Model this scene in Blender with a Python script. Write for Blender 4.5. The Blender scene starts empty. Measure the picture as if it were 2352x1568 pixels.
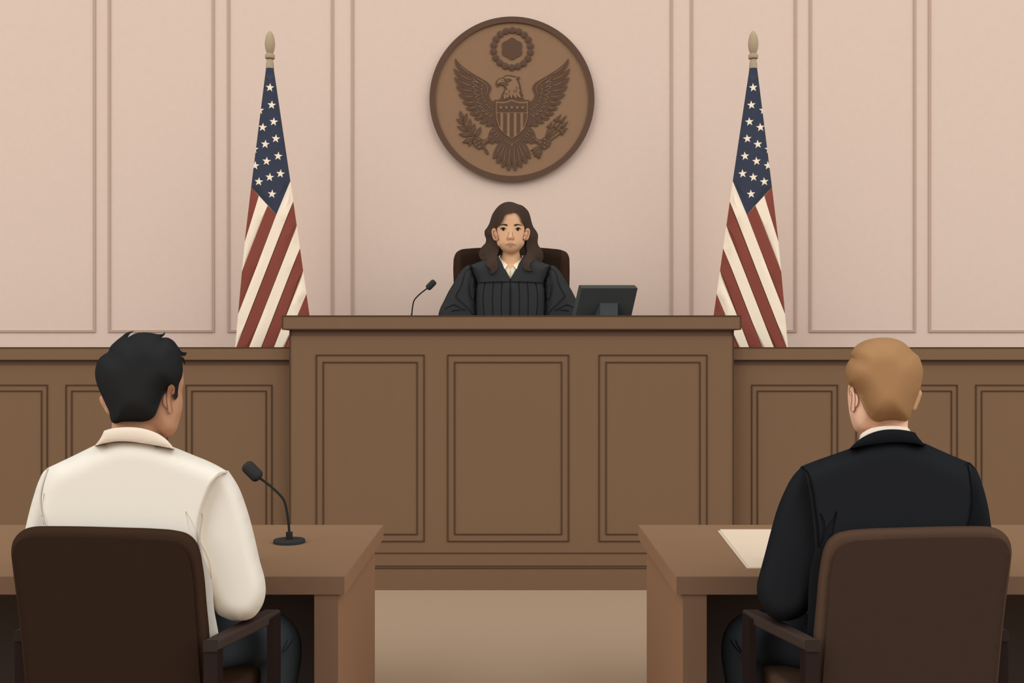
import bpy, bmesh, math, random
import numpy as np
from mathutils import Vector, Matrix
from mathutils.bvhtree import BVHTree
from mathutils.geometry import delaunay_2d_cdt

random.seed(4)
S = bpy.context.scene
COL = S.collection

# ------------------------------------------------------------------ camera, world, sun, exposure
F, CX, HY, H = 2352.0, 1176.0, 809.0, 1.2      # focal length (px), centre column, eye level row, eye height (m)
cam = bpy.data.objects.new('camera', bpy.data.cameras.new('camera'))
COL.objects.link(cam)
cam.data.sensor_width = 36.0
cam.data.lens = 36.0 * F / 2352.0
cam.data.shift_y = (HY - 784.0) / 2352.0
cam.location = (0, 0, H)
cam.rotation_euler = (math.radians(90), 0, 0)
cam.data.clip_start = 0.05
S.camera = cam

world = bpy.data.worlds.new('soft_daylight')
S.world = world
world.use_nodes = True
bg = world.node_tree.nodes['Background']
bg.inputs['Color'].default_value = (0.97, 1.0, 1.03, 1)
bg.inputs['Strength'].default_value = 0.58

for az in (-50, 50):                             # two added wide suns behind the viewer, no window, filling side faces
    sun = bpy.data.objects.new('window_daylight', bpy.data.lights.new('window_daylight', 'SUN'))  # added fill sun, not a window
    COL.objects.link(sun)
    sun.data.energy = 1.75
    sun.data.angle = math.radians(60)
    sun.rotation_euler = (math.radians(90 - 34), 0, math.radians(az))

S.view_settings.view_transform = 'Standard'
S.view_settings.look = 'None'
S.view_settings.exposure = 0.0
S.view_settings.gamma = 1.0
S.view_settings.use_curve_mapping = False

# ------------------------------------------------------------------ materials
def lin(c):
    c = c / 255.0
    return c / 12.92 if c <= 0.04045 else ((c + 0.055) / 1.055) ** 2.4

MATS = {}
def mat(name, rgb, k=1.0, noise=0.03, scale=30.0, stretch=None):
    """matt paint / cloth / wood: a faint procedural noise around one colour"""
    if name in MATS:
        return MATS[name]
    m = bpy.data.materials.new(name)
    m.use_nodes = True
    nt = m.node_tree
    b = nt.nodes['Principled BSDF']
    b.inputs['Roughness'].default_value = 0.95
    b.inputs['Specular IOR Level'].default_value = 0.0
    base = [min(lin(c) * k, 0.95) for c in rgb]
    tc = nt.nodes.new('ShaderNodeTexCoord')
    mp = nt.nodes.new('ShaderNodeMapping')
    if stretch:
        mp.inputs['Scale'].default_value = stretch
    nz = nt.nodes.new('ShaderNodeTexNoise')
    nz.inputs['Scale'].default_value = scale
    nz.inputs['Detail'].default_value = 3.0
    mx = nt.nodes.new('ShaderNodeMix')
    mx.data_type = 'RGBA'
    mx.inputs['A'].default_value = [c * (1 - noise) for c in base] + [1]
    mx.inputs['B'].default_value = [min(c * (1 + noise), 1) for c in base] + [1]
    nt.links.new(tc.outputs['Object'], mp.inputs['Vector'])
    nt.links.new(mp.outputs['Vector'], nz.inputs['Vector'])
    nt.links.new(nz.outputs['Fac'], mx.inputs['Factor'])
    nt.links.new(mx.outputs['Result'], b.inputs['Base Color'])
    MATS[name] = m
    return m

GRAIN = (1.0, 1.0, 0.12)
M_WALL = mat('wall_paint', (213, 188, 171), 1.0)
M_WALL_TRIM = mat('wall_moulding_paint', (181, 154, 136), 1.0)
M_FLOOR = mat('floor_carpet', (164, 139, 115), 1.05, scale=200)
M_WOOD = mat('bench_wood', (119, 92, 69), 1.0, stretch=GRAIN)
M_WOOD_DARK = mat('dark_stained_wood', (77, 58, 46), 1.0, stretch=GRAIN)
M_COVE_SHADE = mat('cove_shade_wood', (77, 59, 48), 1.95, stretch=GRAIN)  # wood darkened to carry the shade beneath counter and ledges
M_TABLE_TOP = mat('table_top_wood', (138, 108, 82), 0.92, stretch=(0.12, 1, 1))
M_TABLE_SHADED = mat('table_wood_shaded_front', (101, 77, 60), 1.3, stretch=GRAIN)  # same table wood, shade of the front faces put into the tone
M_TABLE_LIT = mat('table_wood_lit_side', (121, 92, 70), 1.5, stretch=GRAIN)  # same table wood, brightened to put light into the side faces
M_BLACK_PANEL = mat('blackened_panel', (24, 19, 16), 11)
M_BRONZE = mat('seal_light_bronze', (137, 106, 81), 1.0)
M_BRONZE_DARK = mat('seal_dark_bronze', (93, 71, 57), 1.0)
M_BRASS = mat('finial_brass', (168, 149, 122), 1.0)
M_BRASS_DARK = mat('finial_brass_edge', (146, 128, 103), 1.0)
M_NAVY = mat('flag_navy', (60, 64, 76), 1.0, scale=120)
M_RED = mat('flag_red', (131, 70, 59), 1.0, scale=120)
M_CREAM = mat('flag_cream', (238, 219, 194), 1.0, scale=120)
M_LEATHER = mat('dark_brown_leather', (45, 32, 24), 1.0)
M_LEATHER_EDGE = mat('brown_leather_edge', (57, 40, 30), 0.95)
M_LEATHER2 = mat('taupe_leather', (58, 44, 36), 1.0)
M_LEATHER2_EDGE = mat('taupe_leather_edge', (77, 58, 46), 1.0)
M_ARM = mat('chair_arm_wood', (62, 50, 45), 1.1)
M_ARM_END = mat('chair_arm_end_wood', (50, 42, 36), 1.0)  # end face a darker brown than the rest of the arm
M_CHAIR_LEG = mat('chair_leg_wood', (42, 32, 29), 1.0)
M_SHIRT = mat('cream_shirt_cotton', (225, 216, 201), 0.97, scale=200)
M_COLLAR_SHADED = mat('cream_collar_shaded', (215, 198, 178), 1.06, scale=200)  # shirt cream with the collar's shading mixed into the colour
M_JACKET = mat('black_jacket_wool', (32, 33, 35), 1.0, scale=200)
M_JACKET_COLLAR = mat('black_jacket_collar', (27, 28, 30), 0.95, scale=200)
M_JACKET_SEAM = mat('black_piping', (17, 18, 20), 1.0)
M_SHIRT_SEAM = mat('beige_piping', (190, 178, 164), 1.0)
M_TROUSER = mat('charcoal_trousers', (46, 49, 51), 1.7, scale=200)
M_TROUSER2 = mat('black_trousers', (33, 35, 37), 1.6, scale=200)
M_SHOE = mat('black_shoe_leather', (20, 19, 18), 1.0)
M_SKIN1 = mat('brown_skin', (171, 128, 100), 1.2)
M_SKIN1_LINE = mat('brown_skin_crease', (143, 104, 80), 1.0)
M_SKIN2 = mat('fair_skin', (213, 169, 142), 1.27)
M_SKIN2_LINE = mat('fair_skin_crease', (165, 130, 110), 1.0)
M_SKIN2_EAR = mat('fair_ear_skin', (199, 155, 115), 1.0)
M_SKIN3 = mat('tan_skin', (212, 166, 129), 1.0)
M_SKIN3_EAR = mat('tan_ear_skin', (203, 155, 122), 1.0)
M_SKIN3_LINE = mat('tan_skin_crease', (160, 117, 92), 1.0)
M_LIPS = mat('muted_pink_lips', (179, 126, 104), 1.0)
M_BROW = mat('dark_eyebrow', (61, 46, 38), 1.0)
M_EYE = mat('dark_eye', (26, 29, 33), 1.0)
M_EYE_WHITE = mat('eye_white', (225, 215, 205), 1.0)
M_HAIR1 = mat('black_hair', (40, 40, 40), 1.0, scale=60)
M_HAIR2 = mat('sandy_hair', (157, 118, 81), 1.0, scale=60)
M_HAIR3 = mat('brown_hair', (72, 57, 48), 0.8, scale=60)
M_ROBE = mat('black_robe_cloth', (50, 50, 50), 1.07, scale=200)
M_ROBE_PIPING = mat('robe_black_piping', (31, 32, 34), 1.0)
M_BLOUSE = mat('cream_blouse_collar', (241, 226, 196), 1.0)
M_BLOUSE2 = mat('beige_blouse', (221, 206, 180), 1.0)
M_BLOUSE_SEAM = mat('blouse_seam', (190, 173, 150), 1.0)
M_MIC = mat('black_microphone_foam', (51, 51, 49), 1.0, scale=400)
M_MIC_STEM = mat('black_microphone_metal', (44, 44, 41), 1.0)
M_MIC_BASE = mat('charcoal_plastic', (57, 56, 54), 0.9)
M_SCREEN = mat('monitor_charcoal_plastic', (48, 49, 49), 1.5)
M_SCREEN_SIDE = mat('monitor_grey_bezel', (64, 65, 61), 1.15)
M_SCREEN_GLASS = mat('monitor_dark_screen', (20, 22, 25), 1.0)
M_PAPER = mat('cream_paper', (223, 203, 178), 0.93)
M_PAPER2 = mat('grey_cream_paper', (214, 198, 175), 0.87)

# ------------------------------------------------------------------ geometry helpers
def P(x, y, D):
    """a point of the place seen at picture column x, row y, at distance D from the eye"""
    return Vector(((x - CX) * D / F, D, H - (y - HY) * D / F))

def zz(ox, oy, k, pts, mir=None):
    """points measured in an enlarged crop -> picture coordinates (optionally mirrored)"""
    out = []
    for p in pts:
        x, y = ox + p[0] / k, oy + p[1] / k
        if mir is not None:
            x = mir - x
        out.append((x, y, p[2] if len(p) > 2 else 0))
    return out

def mirrored(pts, s):
    return [(s - p[0], p[1], p[2] if len(p) > 2 else 0) for p in pts]

def smooth(pts, step=4.0, closed=True):
    """smooth curve through points; a third value 1 marks a corner"""
    n = len(pts)
    q = [np.array(p[:2], float) for p in pts]
    c = [len(p) > 2 and p[2] == 1 for p in pts]
    if not closed:
        c[0] = c[-1] = True
    def tang(i, side):
        a, b, d = q[(i - 1) % n], q[i], q[(i + 1) % n]
        l1, l2 = np.linalg.norm(b - a) + 1e-9, np.linalg.norm(d - b) + 1e-9
        if c[i]:
            return (d - b) / l2 if side > 0 else (b - a) / l1
        return ((b - a) / l1 * l2 + (d - b) / l2 * l1) / (l1 + l2)
    out = []
    for i in range(n if closed else n - 1):
        j = (i + 1) % n
        L = np.linalg.norm(q[j] - q[i])
        if L < 1e-6:
            continue
        m0, m1 = tang(i, 1) * L, tang(j, -1) * L
        k = max(1, int(math.ceil(L / step)))
        for t in np.arange(k) / k:
            out.append((2*t**3-3*t*t+1)*q[i] + (t**3-2*t*t+t)*m0 + (-2*t**3+3*t*t)*q[j] + (t**3-t*t)*m1)
    if not closed:
        out.append(q[-1])
    return np.array(out)

def stroke(path, w, step=2.0, taper=False, w2=None):
    """outline of a line of width w along a smooth path"""
    c = smooth(path, step, closed=False)
    d = np.gradient(c, axis=0)
    d /= np.linalg.norm(d, axis=1)[:, None] + 1e-9
    nrm = np.stack([-d[:, 1], d[:, 0]], 1)
    t = np.linspace(0, 1, len(c))
    ww = np.full(len(c), w) if w2 is None else w + (w2 - w) * t
    if taper:
        ww = ww * np.clip(np.minimum(t, 1 - t) * 4 + 0.25, 0, 1)
    a, b = c + nrm * ww[:, None] / 2, c - nrm * ww[:, None] / 2
    return np.concatenate([a, b[::-1]])

def inside(pts, poly):
    x, y = pts[:, 0], pts[:, 1]
    r = np.zeros(len(pts), bool)
    px, py = poly[:, 0], poly[:, 1]
    qx, qy = np.roll(px, -1), np.roll(py, -1)
    for a, b, c, d in zip(px, py, qx, qy):
        if b == d:
            continue
        r ^= ((b > y) != (d > y)) & (x < (c - a) * (y - b) / (d - b) + a)
    return r

def dist_to(pts, poly):
    a, b = poly, np.roll(poly, -1, axis=0)
    ab = b - a
    L = (ab ** 2).sum(1) + 1e-12
    best = np.full(len(pts), 1e9)
    for i in range(len(a)):
        t = np.clip(((pts - a[i]) @ ab[i]) / L[i], 0, 1)
        e = pts - (a[i] + t[:, None] * ab[i])
        best = np.minimum(best, (e ** 2).sum(1))
    return np.sqrt(best)

def cut(outline, spacing, extra=(), lines=()):
    """triangulate the outline, with inner polygons / lines as crease edges"""
    V, E = [], []
    def loop(p, closed=True):
        s = len(V)
        V.extend((float(a), float(b)) for a, b in p)
        n = len(p)
        E.extend((s + i, s + (i + 1) % n) for i in range(n if closed else n - 1))
    loop(outline)
    for e in extra:
        loop(e)
    for l in lines:
        loop(l, False)
    if spacing:
        lo, hi = outline.min(0), outline.max(0)
        gx, gy = np.meshgrid(np.arange(lo[0], hi[0], spacing), np.arange(lo[1], hi[1], spacing))
        gx[1::2] += spacing / 2
        g = np.stack([gx.ravel(), gy.ravel()], 1)
        g = g[inside(g, outline)]
        if len(g):
            ok = dist_to(g, outline) > spacing * 0.45
            for e in extra:
                ok &= dist_to(g, e) > spacing * 0.3
            V.extend((float(a), float(b)) for a, b in g[ok])
    v, _, f = delaunay_2d_cdt([Vector(p) for p in V], E, [], 0, 1e-4)[:3]
    v = np.array([(p[0], p[1]) for p in v])
    f = [t for t in f if len(t) == 3]
    tri = np.array(f)
    cen = v[tri].mean(1)
    keep = inside(cen, outline)
    return v, tri[keep], cen[keep]

def solid(outline, front, back, spacing, grooves=(), regions=(), lines=(), classify=None):
    """closed volume over an outline; front(v)/back(v) give the distances of its two faces"""
    outline = np.asarray(outline)
    gp = [np.asarray(g[0]) for g in grooves]
    rp = [np.asarray(r[0]) for r in regions]
    v, tri, cen = cut(outline, spacing, gp + rp, lines)
    lev = np.zeros(len(tri))
    for g, (_, d) in zip(gp, grooves):
        lev[inside(cen, g)] = d
    mi = np.zeros(len(tri), int)
    for r, (_, m) in zip(rp, regions):
        mi[inside(cen, r)] = m
    if classify is not None:
        mi = classify(cen, mi)
    fd, bd = front(v), back(v)
    verts, idx, faces, fm = [], {}, [], []
    def vid(i, l):
        k = (i, l)
        if k not in idx:
            idx[k] = len(verts)
            verts.append(P(v[i][0], v[i][1], bd[i] if l == 'b' else fd[i] + l))
        return idx[k]
    edges = {}
    for t, l, m in zip(tri, lev, mi):
        a, b, c = (int(q) for q in t)
        if (v[b][0]-v[a][0])*(v[c][1]-v[a][1]) - (v[b][1]-v[a][1])*(v[c][0]-v[a][0]) > 0:
            b, c = c, b                              # picture y runs down: make the front face look at the eye
        faces.append((vid(a, l), vid(b, l), vid(c, l))); fm.append(m)
        faces.append((vid(c, 'b'), vid(b, 'b'), vid(a, 'b'))); fm.append(m)
        for e in ((a, b), (b, c), (c, a)):
            edges.setdefault((min(e), max(e)), []).append((e, l, m))
    for k, u in edges.items():
        if len(u) == 1:
            (a, b), l, m = u[0]
            faces.append((vid(b, l), vid(a, l), vid(a, 'b'), vid(b, 'b'))); fm.append(m)
        elif u[0][1] != u[1][1]:
            (a, b), l, m = u[0]
            l2 = u[1][1]
            faces.append((vid(b, l), vid(a, l), vid(a, l2), vid(b, l2))); fm.append(u[0][2])
    return verts, faces, fm

def inflate(outline, D, Tf, Tb=None, R=40, p0=0.0, spacing=None, grooves=(), regions=(), lines=(),
            over=None, bump=(), classify=None, soft=0, ref=None):
    """rounded volume: thickest R pixels in from its outline; 'over' keeps the front outside another surface"""
    Tb = Tf if Tb is None else Tb
    outline = np.asarray(outline)
    spacing = spacing or R / 4
    def prof(v):
        q = np.clip(dist_to(v, outline if ref is None else ref) / R, 0, 1)
        return p0 + (1 - p0) * np.sqrt(1 - (1 - q) ** 2)
    def front(v):
        d = D - Tf * prof(v)
        for bx, by, rx, ry, amp in bump:
            d = d - amp * np.exp(-((v[:, 0] - bx) / rx) ** 2 - ((v[:, 1] - by) / ry) ** 2)
        if over:
            h = hits(over[0], v)
            ok = ~np.isnan(h)
            d[ok] = np.minimum(d[ok], h[ok] - over[1])
            if soft:
                d = ease(v, d, soft)
        return d
    def back(v):
        return D + (Tb(v) if callable(Tb) else Tb) * prof(v)
    return solid(outline, front, back, spacing, grooves, regions, lines, classify)

def ease(v, h, r):
    """let cloth or hair bridge a step in what it lies on: never behind it, only smoothed toward the eye"""
    out = h.copy()
    for i in range(len(v)):
        w = np.exp(-((v - v[i]) ** 2).sum(1) / (2 * r * r))
        out[i] = min(h[i], (w * h).sum() / w.sum())
    return out

def plate(outline, Dfront, thick, spacing=0):
    return solid(outline, lambda v: np.full(len(v), Dfront), lambda v: np.full(len(v), Dfront + thick), spacing)

def hits(bvh, v):
    o = Vector((0, 0, H))
    out = np.full(len(v), np.nan)
    for i, (x, y) in enumerate(v):
        d = (P(x, y, 1.0) - o).normalized()
        h = bvh.ray_cast(o, d)[0]
        if h is not None:
            out[i] = h.y
    return out

def drape(outline, bvh, rise, sink=0.004, spacing=4.0, soft=0):
    """a piece of real thickness lying on another surface"""
    cache = {}
    def surf(v):
        h = hits(bvh, v)
        bad = np.isnan(h)
        if bad.all():
            raise RuntimeError('drape misses its surface')
        if bad.any():
            g = v[~bad]
            gh = h[~bad]
            for i in np.where(bad)[0]:
                h[i] = gh[((g - v[i]) ** 2).sum(1).argmin()]
        return ease(v, ease(v, h, soft), soft) if soft else h
    def fr(v):
        cache['h'] = surf(v)
        return cache['h'] - rise
    return solid(outline, fr, lambda v: cache['h'] + sink, spacing)

def join(*parts):
    V, Fc, M = [], [], []
    for v, f, m in parts:
        s = len(V)
        V.extend(v)
        Fc.extend(tuple(i + s for i in q) for q in f)
        M.extend(m)
    return V, Fc, M

def hexa(c):
    """box from 8 corners: near quad tl tr br bl, far quad tl tr br bl"""
    return ([Vector(p) for p in c],
            [(0, 3, 2, 1), (4, 5, 6, 7), (0, 1, 5, 4), (1, 2, 6, 5), (2, 3, 7, 6), (3, 0, 4, 7)], [0] * 6)

def box(x0, x1, y0, y1, z0, z1):
    return hexa([(x0, y0, z1), (x1, y0, z1), (x1, y0, z0), (x0, y0, z0),
                 (x0, y1, z1), (x1, y1, z1), (x1, y1, z0), (x0, y1, z0)])

def pbox(x0, x1, y0, y1, D, depth):
    """upright box whose near face spans the picture rectangle at distance D"""
    a, b = P(x0, y0, D), P(x1, y1, D)
    return box(a.x, b.x, D, D + depth, b.z, a.z)

def ring(x0, x1, y0, y1, w, D, depth):
    """rectangular moulding frame, w pixels wide, proud of a face at D"""
    parts = [pbox(x0, x1, y0, y0 + w, D - depth, depth), pbox(x0, x1, y1 - w, y1, D - depth, depth),
             pbox(x0, x0 + w, y0 + w, y1 - w, D - depth, depth), pbox(x1 - w, x1, y0 + w, y1 - w, D - depth, depth)]
    return join(*parts)

def lathe(axis_pts, radii, seg=24):
    """surface of revolution about a straight or bent axis; ends closed"""
    pts = [Vector(p) for p in axis_pts]
    V, Fc = [], []
    n = len(pts)
    up = None
    rings = []
    for i in range(n):
        t = (pts[min(i + 1, n - 1)] - pts[max(i - 1, 0)]).normalized()
        if up is None:
            up = t.cross(Vector((0, 0, 1)) if abs(t.z) < 0.9 else Vector((0, 1, 0))).normalized()
        up = (up - t * up.dot(t)).normalized()
        w = t.cross(up)
        r = max(radii[i], 1e-4)
        rings.append([len(V) + k for k in range(seg)])
        for k in range(seg):
            a = 2 * math.pi * k / seg
            V.append(pts[i] + (up * math.cos(a) + w * math.sin(a)) * r)
    for i in range(n - 1):
        for k in range(seg):
            k2 = (k + 1) % seg
            Fc.append((rings[i][k], rings[i][k2], rings[i + 1][k2], rings[i + 1][k]))
    Fc.append(tuple(reversed(rings[0])))
    Fc.append(tuple(rings[-1]))
    return V, Fc, [0] * len(Fc)

def capsule(pts, radii, seg=20, sub=6):
    """smooth limb through points with its own radius at each, rounded ends"""
    pts = [np.array(p, float) for p in pts]
    n = len(pts)
    A, R = [], []
    for i in range(n - 1):
        p0, p1, p2, p3 = pts[max(i - 1, 0)], pts[i], pts[i + 1], pts[min(i + 2, n - 1)]
        for k in range(sub):
            t = k / sub
            A.append(0.5 * (2*p1 + (p2-p0)*t + (2*p0-5*p1+4*p2-p3)*t*t + (3*p1-p0-3*p2+p3)*t**3))
            R.append(radii[i] + (radii[i + 1] - radii[i]) * t)
    A.append(pts[-1]); R.append(radii[-1])
    d0 = (A[1] - A[0]); d0 /= np.linalg.norm(d0)
    d1 = (A[-1] - A[-2]); d1 /= np.linalg.norm(d1)
    h = [(0.98, 0.2), (0.87, 0.5), (0.6, 0.8), (0.3, 0.95)]
    r0, r1 = R[0], R[-1]
    A = [A[0] - d0 * r0 * a for a, b in h] + A + [A[-1] + d1 * r1 * a for a, b in reversed(h)]
    R = [r0 * b for a, b in h] + R + [r1 * b for a, b in reversed(h)]
    return lathe(A, R, seg)

def round_bar(p, q, r, corner):
    """cylinder from p to q with rounded rims"""
    p, q = Vector(p), Vector(q)
    d = (q - p).normalized()
    L = (q - p).length
    A, R = [], []
    for k in range(7):
        a = math.pi / 2 * k / 6
        A.append(p + d * corner * (1 - math.cos(a))); R.append(r - corner + corner * math.sin(a))
    for k in range(7):
        a = math.pi / 2 * (1 - k / 6)
        A.append(q - d * corner * (1 - math.cos(a))); R.append(r - corner + corner * math.sin(a))
    return lathe(A, R, 28)

def obj(name, geo, mats, parent=None, base=None, label=None, sharp=40):
    """one mesh object; children keep the origin of their thing"""
    V, Fc, fm = geo
    if base is None:
        base = parent['_base'] if parent else (0, 0, 0)
    b = Vector(base)
    me = bpy.data.meshes.new(name)
    me.from_pydata([tuple(Vector(v) - b) for v in V], [], [tuple(f) for f in Fc])
    mats = mats if isinstance(mats, (list, tuple)) else [mats]
    for m in mats:
        me.materials.append(m)
    if any(fm):
        me.polygons.foreach_set('material_index', fm)
    me.polygons.foreach_set('use_smooth', [True] * len(me.polygons))
    me.validate()
    bm = bmesh.new(); bm.from_mesh(me)
    bmesh.ops.recalc_face_normals(bm, faces=bm.faces)
    bm.to_mesh(me); bm.free()
    me.set_sharp_from_angle(angle=math.radians(sharp))
    o = bpy.data.objects.new(name, me)
    COL.objects.link(o)
    if parent:
        o.parent = parent
    else:
        o.location = b
    o['_base'] = tuple(b)
    if label:
        o['label'] = label
    return o

def tag(o, label, cat, group=None):
    o['label'] = label
    o['category'] = cat
    if group:
        o['group'] = group
    return o

def thing(name, base, label, cat, group=None):
    o = bpy.data.objects.new(name, None)
    COL.objects.link(o)
    o.location = base
    o.empty_display_size = 0.1
    o['_base'] = tuple(base)
    return tag(o, label, cat, group)

def struct(name, geo, m):
    o = obj(name, geo, m)
    o['kind'] = 'structure'
    return o

def bvh_of(*objs):
    V, Fc = [], []
    for o in objs:
        b = Vector(o['_base'])
        s = len(V)
        V.extend(v.co + b for v in o.data.vertices)
        Fc.extend(tuple(i + s for i in p.vertices) for p in o.data.polygons)
    return BVHTree.FromPolygons(V, Fc)

def fuse(geo, voxel, smooth_it=4):
    """overlapping closed volumes -> one continuous skin"""
    me = bpy.data.meshes.new('fuse')
    me.from_pydata([tuple(v) for v in geo[0]], [], [tuple(f) for f in geo[1]])
    bm = bmesh.new(); bm.from_mesh(me)
    bmesh.ops.recalc_face_normals(bm, faces=bm.faces)
    bm.to_mesh(me); bm.free()
    o = bpy.data.objects.new('fuse', me)
    COL.objects.link(o)
    r = o.modifiers.new('r', 'REMESH'); r.mode = 'VOXEL'; r.voxel_size = voxel
    s = o.modifiers.new('s', 'SMOOTH'); s.iterations = smooth_it; s.factor = 0.5
    dg = bpy.context.evaluated_depsgraph_get()
    dg.update()
    e = o.evaluated_get(dg)
    m = e.to_mesh()
    V = [v.co.copy() for v in m.vertices]
    Fc = [tuple(p.vertices) for p in m.polygons]
    e.to_mesh_clear()
    bpy.data.objects.remove(o)
    bpy.data.meshes.remove(me)
    return V, Fc, [0] * len(Fc)

def inset(outline, d):
    t = np.roll(outline, -1, axis=0) - np.roll(outline, 1, axis=0)
    n = np.stack([-t[:, 1], t[:, 0]], 1) / (np.linalg.norm(t, axis=1)[:, None] + 1e-9)
    q = outline + n * d
    return q if inside(q[:1], outline)[0] else outline - n * d

def circle(x, y, r, n=32):
    a = np.arange(n) * 2 * math.pi / n
    return np.stack([x + r * np.cos(a), y + r * np.sin(a)], 1)

def star(x, y, r, rot=0.0):
    out = []
    for k in range(10):
        a = math.radians(-90 + 36 * k) + rot
        q = r if k % 2 == 0 else r * 0.40
        out.append((x + q * math.cos(a), y + q * math.sin(a)))
    return np.array(out)

# ------------------------------------------------------------------ the room
DW = F / 365.0
struct('floor', box(-5.5, 5.5, -2.5, DW + 0.1, -0.1, 0), M_FLOOR)
struct('wall_back', box(-5.5, 5.5, DW, DW + 0.15, 0, 4.6), M_WALL)
for i, (a, b) in enumerate(((-26, 219), (248, 492), (522, 766), (807, 1545), (1586, 1830), (1859, 2104), (2133, 2378), (-300, -55), (-574, -329), (2407, 2652), (2681, 2926))):
    o = struct('trim_%d' % (i + 1), ring(a, b, -300, 763, 5.5, DW, 0.006), M_WALL_TRIM)

# ------------------------------------------------------------------ judge's bench
DB, DC = F / 455.0, F / 457.0
bench = thing('judge_bench', (0, DB, 0), "wide brown panelled judge's bench with an overhanging counter", 'bench')
obj('body', pbox(665, 1685, 772, 1355, DB, 0.24), M_WOOD, bench)
obj('cove_shade_strip', join(pbox(665, 1685, 756, 772.2, DB + 0.004, 0.2)), M_COVE_SHADE, bench, label='dark strip standing for the shade under the counter')
obj('counter', pbox(647, 1703, 724, 757, DC, 0.36), M_WOOD, bench)
obj('edge_trim', ring(647, 1703, 724, 757, 2.4, DC, 0.003), M_WOOD_DARK, bench, label='thin dark edge line')
for x0, x1 in ((725, 975), (1027, 1307), (1375, 1625)):
    obj('panel_moulding', join(ring(x0, x1, 814, 1244, 2.3, DB, 0.004), ring(x0 + 16, x1 - 16, 830.5, 1228, 2.3, DB, 0.004)),
        M_WOOD_DARK, bench, label='dark double line panel moulding')
obj('corner_bead', pbox(664.5, 666.8, 757, 1353, DB - 0.004, 0.02), M_WOOD_DARK, bench)
obj('corner_bead', pbox(1683.5, 1685.8, 757, 1353, DB - 0.004, 0.02), M_WOOD_DARK, bench)
obj('plinth_moulding', join(pbox(667, 1683, 1269, 1270.8, DB - 0.003, 0.01), pbox(667, 1683, 1298.8, 1300.6, DB - 0.003, 0.01),
                            pbox(667, 1683, 1303.6, 1305.4, DB - 0.003, 0.01)), M_WOOD_DARK, bench, label='three thin dark lines above the plinth')

# ------------------------------------------------------------------ panelled partitions either side
DP, DPL = F / 448.0, F / 450.0
def partition(x0, x1, panels, label, inner):
    w = thing('panelled_partition', ((P((x0 + x1) / 2, 800, DP)).x, DP, 0), label, 'partition', 'low panelled partitions beside the bench')
    a, b = P(x0, 839, DP), P(x1, 839, DP)
    obj('body', box(a.x, b.x, DP, DP + 0.16, 0, a.z), M_WOOD, w)
    obj('cove_shade_strip', pbox(x0, x1, 825, 839.2, DP + 0.004, 0.14), M_COVE_SHADE, w, label='dark strip standing for the shade under the ledge')
    obj('ledge', pbox(x0, x1, 797, 826, DPL, 0.20), M_WOOD, w)
    obj('edge_trim', pbox(x0, x1, 797, 799.2, DPL - 0.003, 0.01), M_WOOD_DARK, w, label='thin dark edge line')
    for p0_, p1_ in panels:
        obj('panel_moulding', join(ring(p0_, p1_, 883, 1330, 2.3, DP, 0.004), ring(p0_ + 13, p1_ - 13, 896.5, 1316, 2.3, DP, 0.004)),
            M_WOOD_DARK, w, label='dark double line panel moulding')
    return w
partition(-1000, 672, ((-675, -442), (-400, -167), (-125, 109), (150, 384), (426, 625)), 'low brown panelled partition behind the person in a cream shirt', 1)
partition(1678.5, 3350, ((1726, 1925), (1966, 2200), (2241, 2475), (2517, 2750), (2792, 3025)), 'low brown panelled partition behind the person in a black jacket', 0)

# ------------------------------------------------------------------ round eagle seal on the wall
DS = DW - 0.024
SC = (1176.0, 227.3)
seal = thing('wall_seal', P(SC[0], SC[1], DW), 'round bronze seal with a spread eagle high on the wall above the judge', 'seal')
A_ = lambda p, m=None: zz(1030, 120, 10.453, p, m)
B_ = lambda p, m=None: zz(1030, 245, 10.453, p, m)
C_ = lambda p, m=None: zz(1172, 245, 10.453, p, m)
D_ = lambda p, m=None: zz(1125, 160, 15.68, p, m)
O_ = lambda p, m=None: zz(970, 20, 3.7333, p, m)
MS = 2351.3
obj('disc', solid(circle(SC[0], SC[1], 178, 96), lambda v: np.full(len(v), DS), lambda v: np.full(len(v), DW - 0.001), 0), M_BRONZE, seal)
outer, innr = circle(SC[0], SC[1], 189.5, 96), circle(SC[0], SC[1], 176.5, 96)
Vr, Fr = [], []
for k in range(96):
    Vr += [P(*outer[k], DS - 0.012), P(*innr[k], DS - 0.012), P(*innr[k], DS + 0.004), P(*outer[k], DW - 0.001)]
for k in range(96):
    j = (k + 1) % 96
    for q in range(4):
        Fr.append((k * 4 + q, k * 4 + (q + 1) % 4, j * 4 + (q + 1) % 4, j * 4 + q))
obj('rim', (Vr, Fr, [0] * len(Fr)), M_BRONZE_DARK, seal, label='dark bronze outer ring')
L1, L2, L3 = DS - 0.006, DS - 0.009, DS - 0.012          # relief levels
TH = 0.008
beads = [(773,183),(826,193),(874,222),(909,265),(927,319),(926,373),(906,425),(868,467),(820,493),(766,502),(711,490),
         (664,461),(629,419),(611,366),(613,310),(633,260),(670,217),(718,191)]
for b in O_(beads):
    obj('bead', inflate(circle(b[0], b[1], 7.6, 24), L1 + 0.002, 0.006, 0.003, R=7.6, p0=0.5, spacing=2.5), M_BRONZE_DARK, seal)
th = np.arange(72) * 2 * math.pi / 72
rc = (88.5 + 6 * np.cos(6 * (th - math.pi / 2))) / 3.7333
cc = O_([(769, 342)])[0]
obj('cloud', plate(np.stack([cc[0] + rc * np.cos(th), cc[1] + rc * np.sin(th)], 1), L1, TH), M_BRONZE_DARK, seal)

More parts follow.
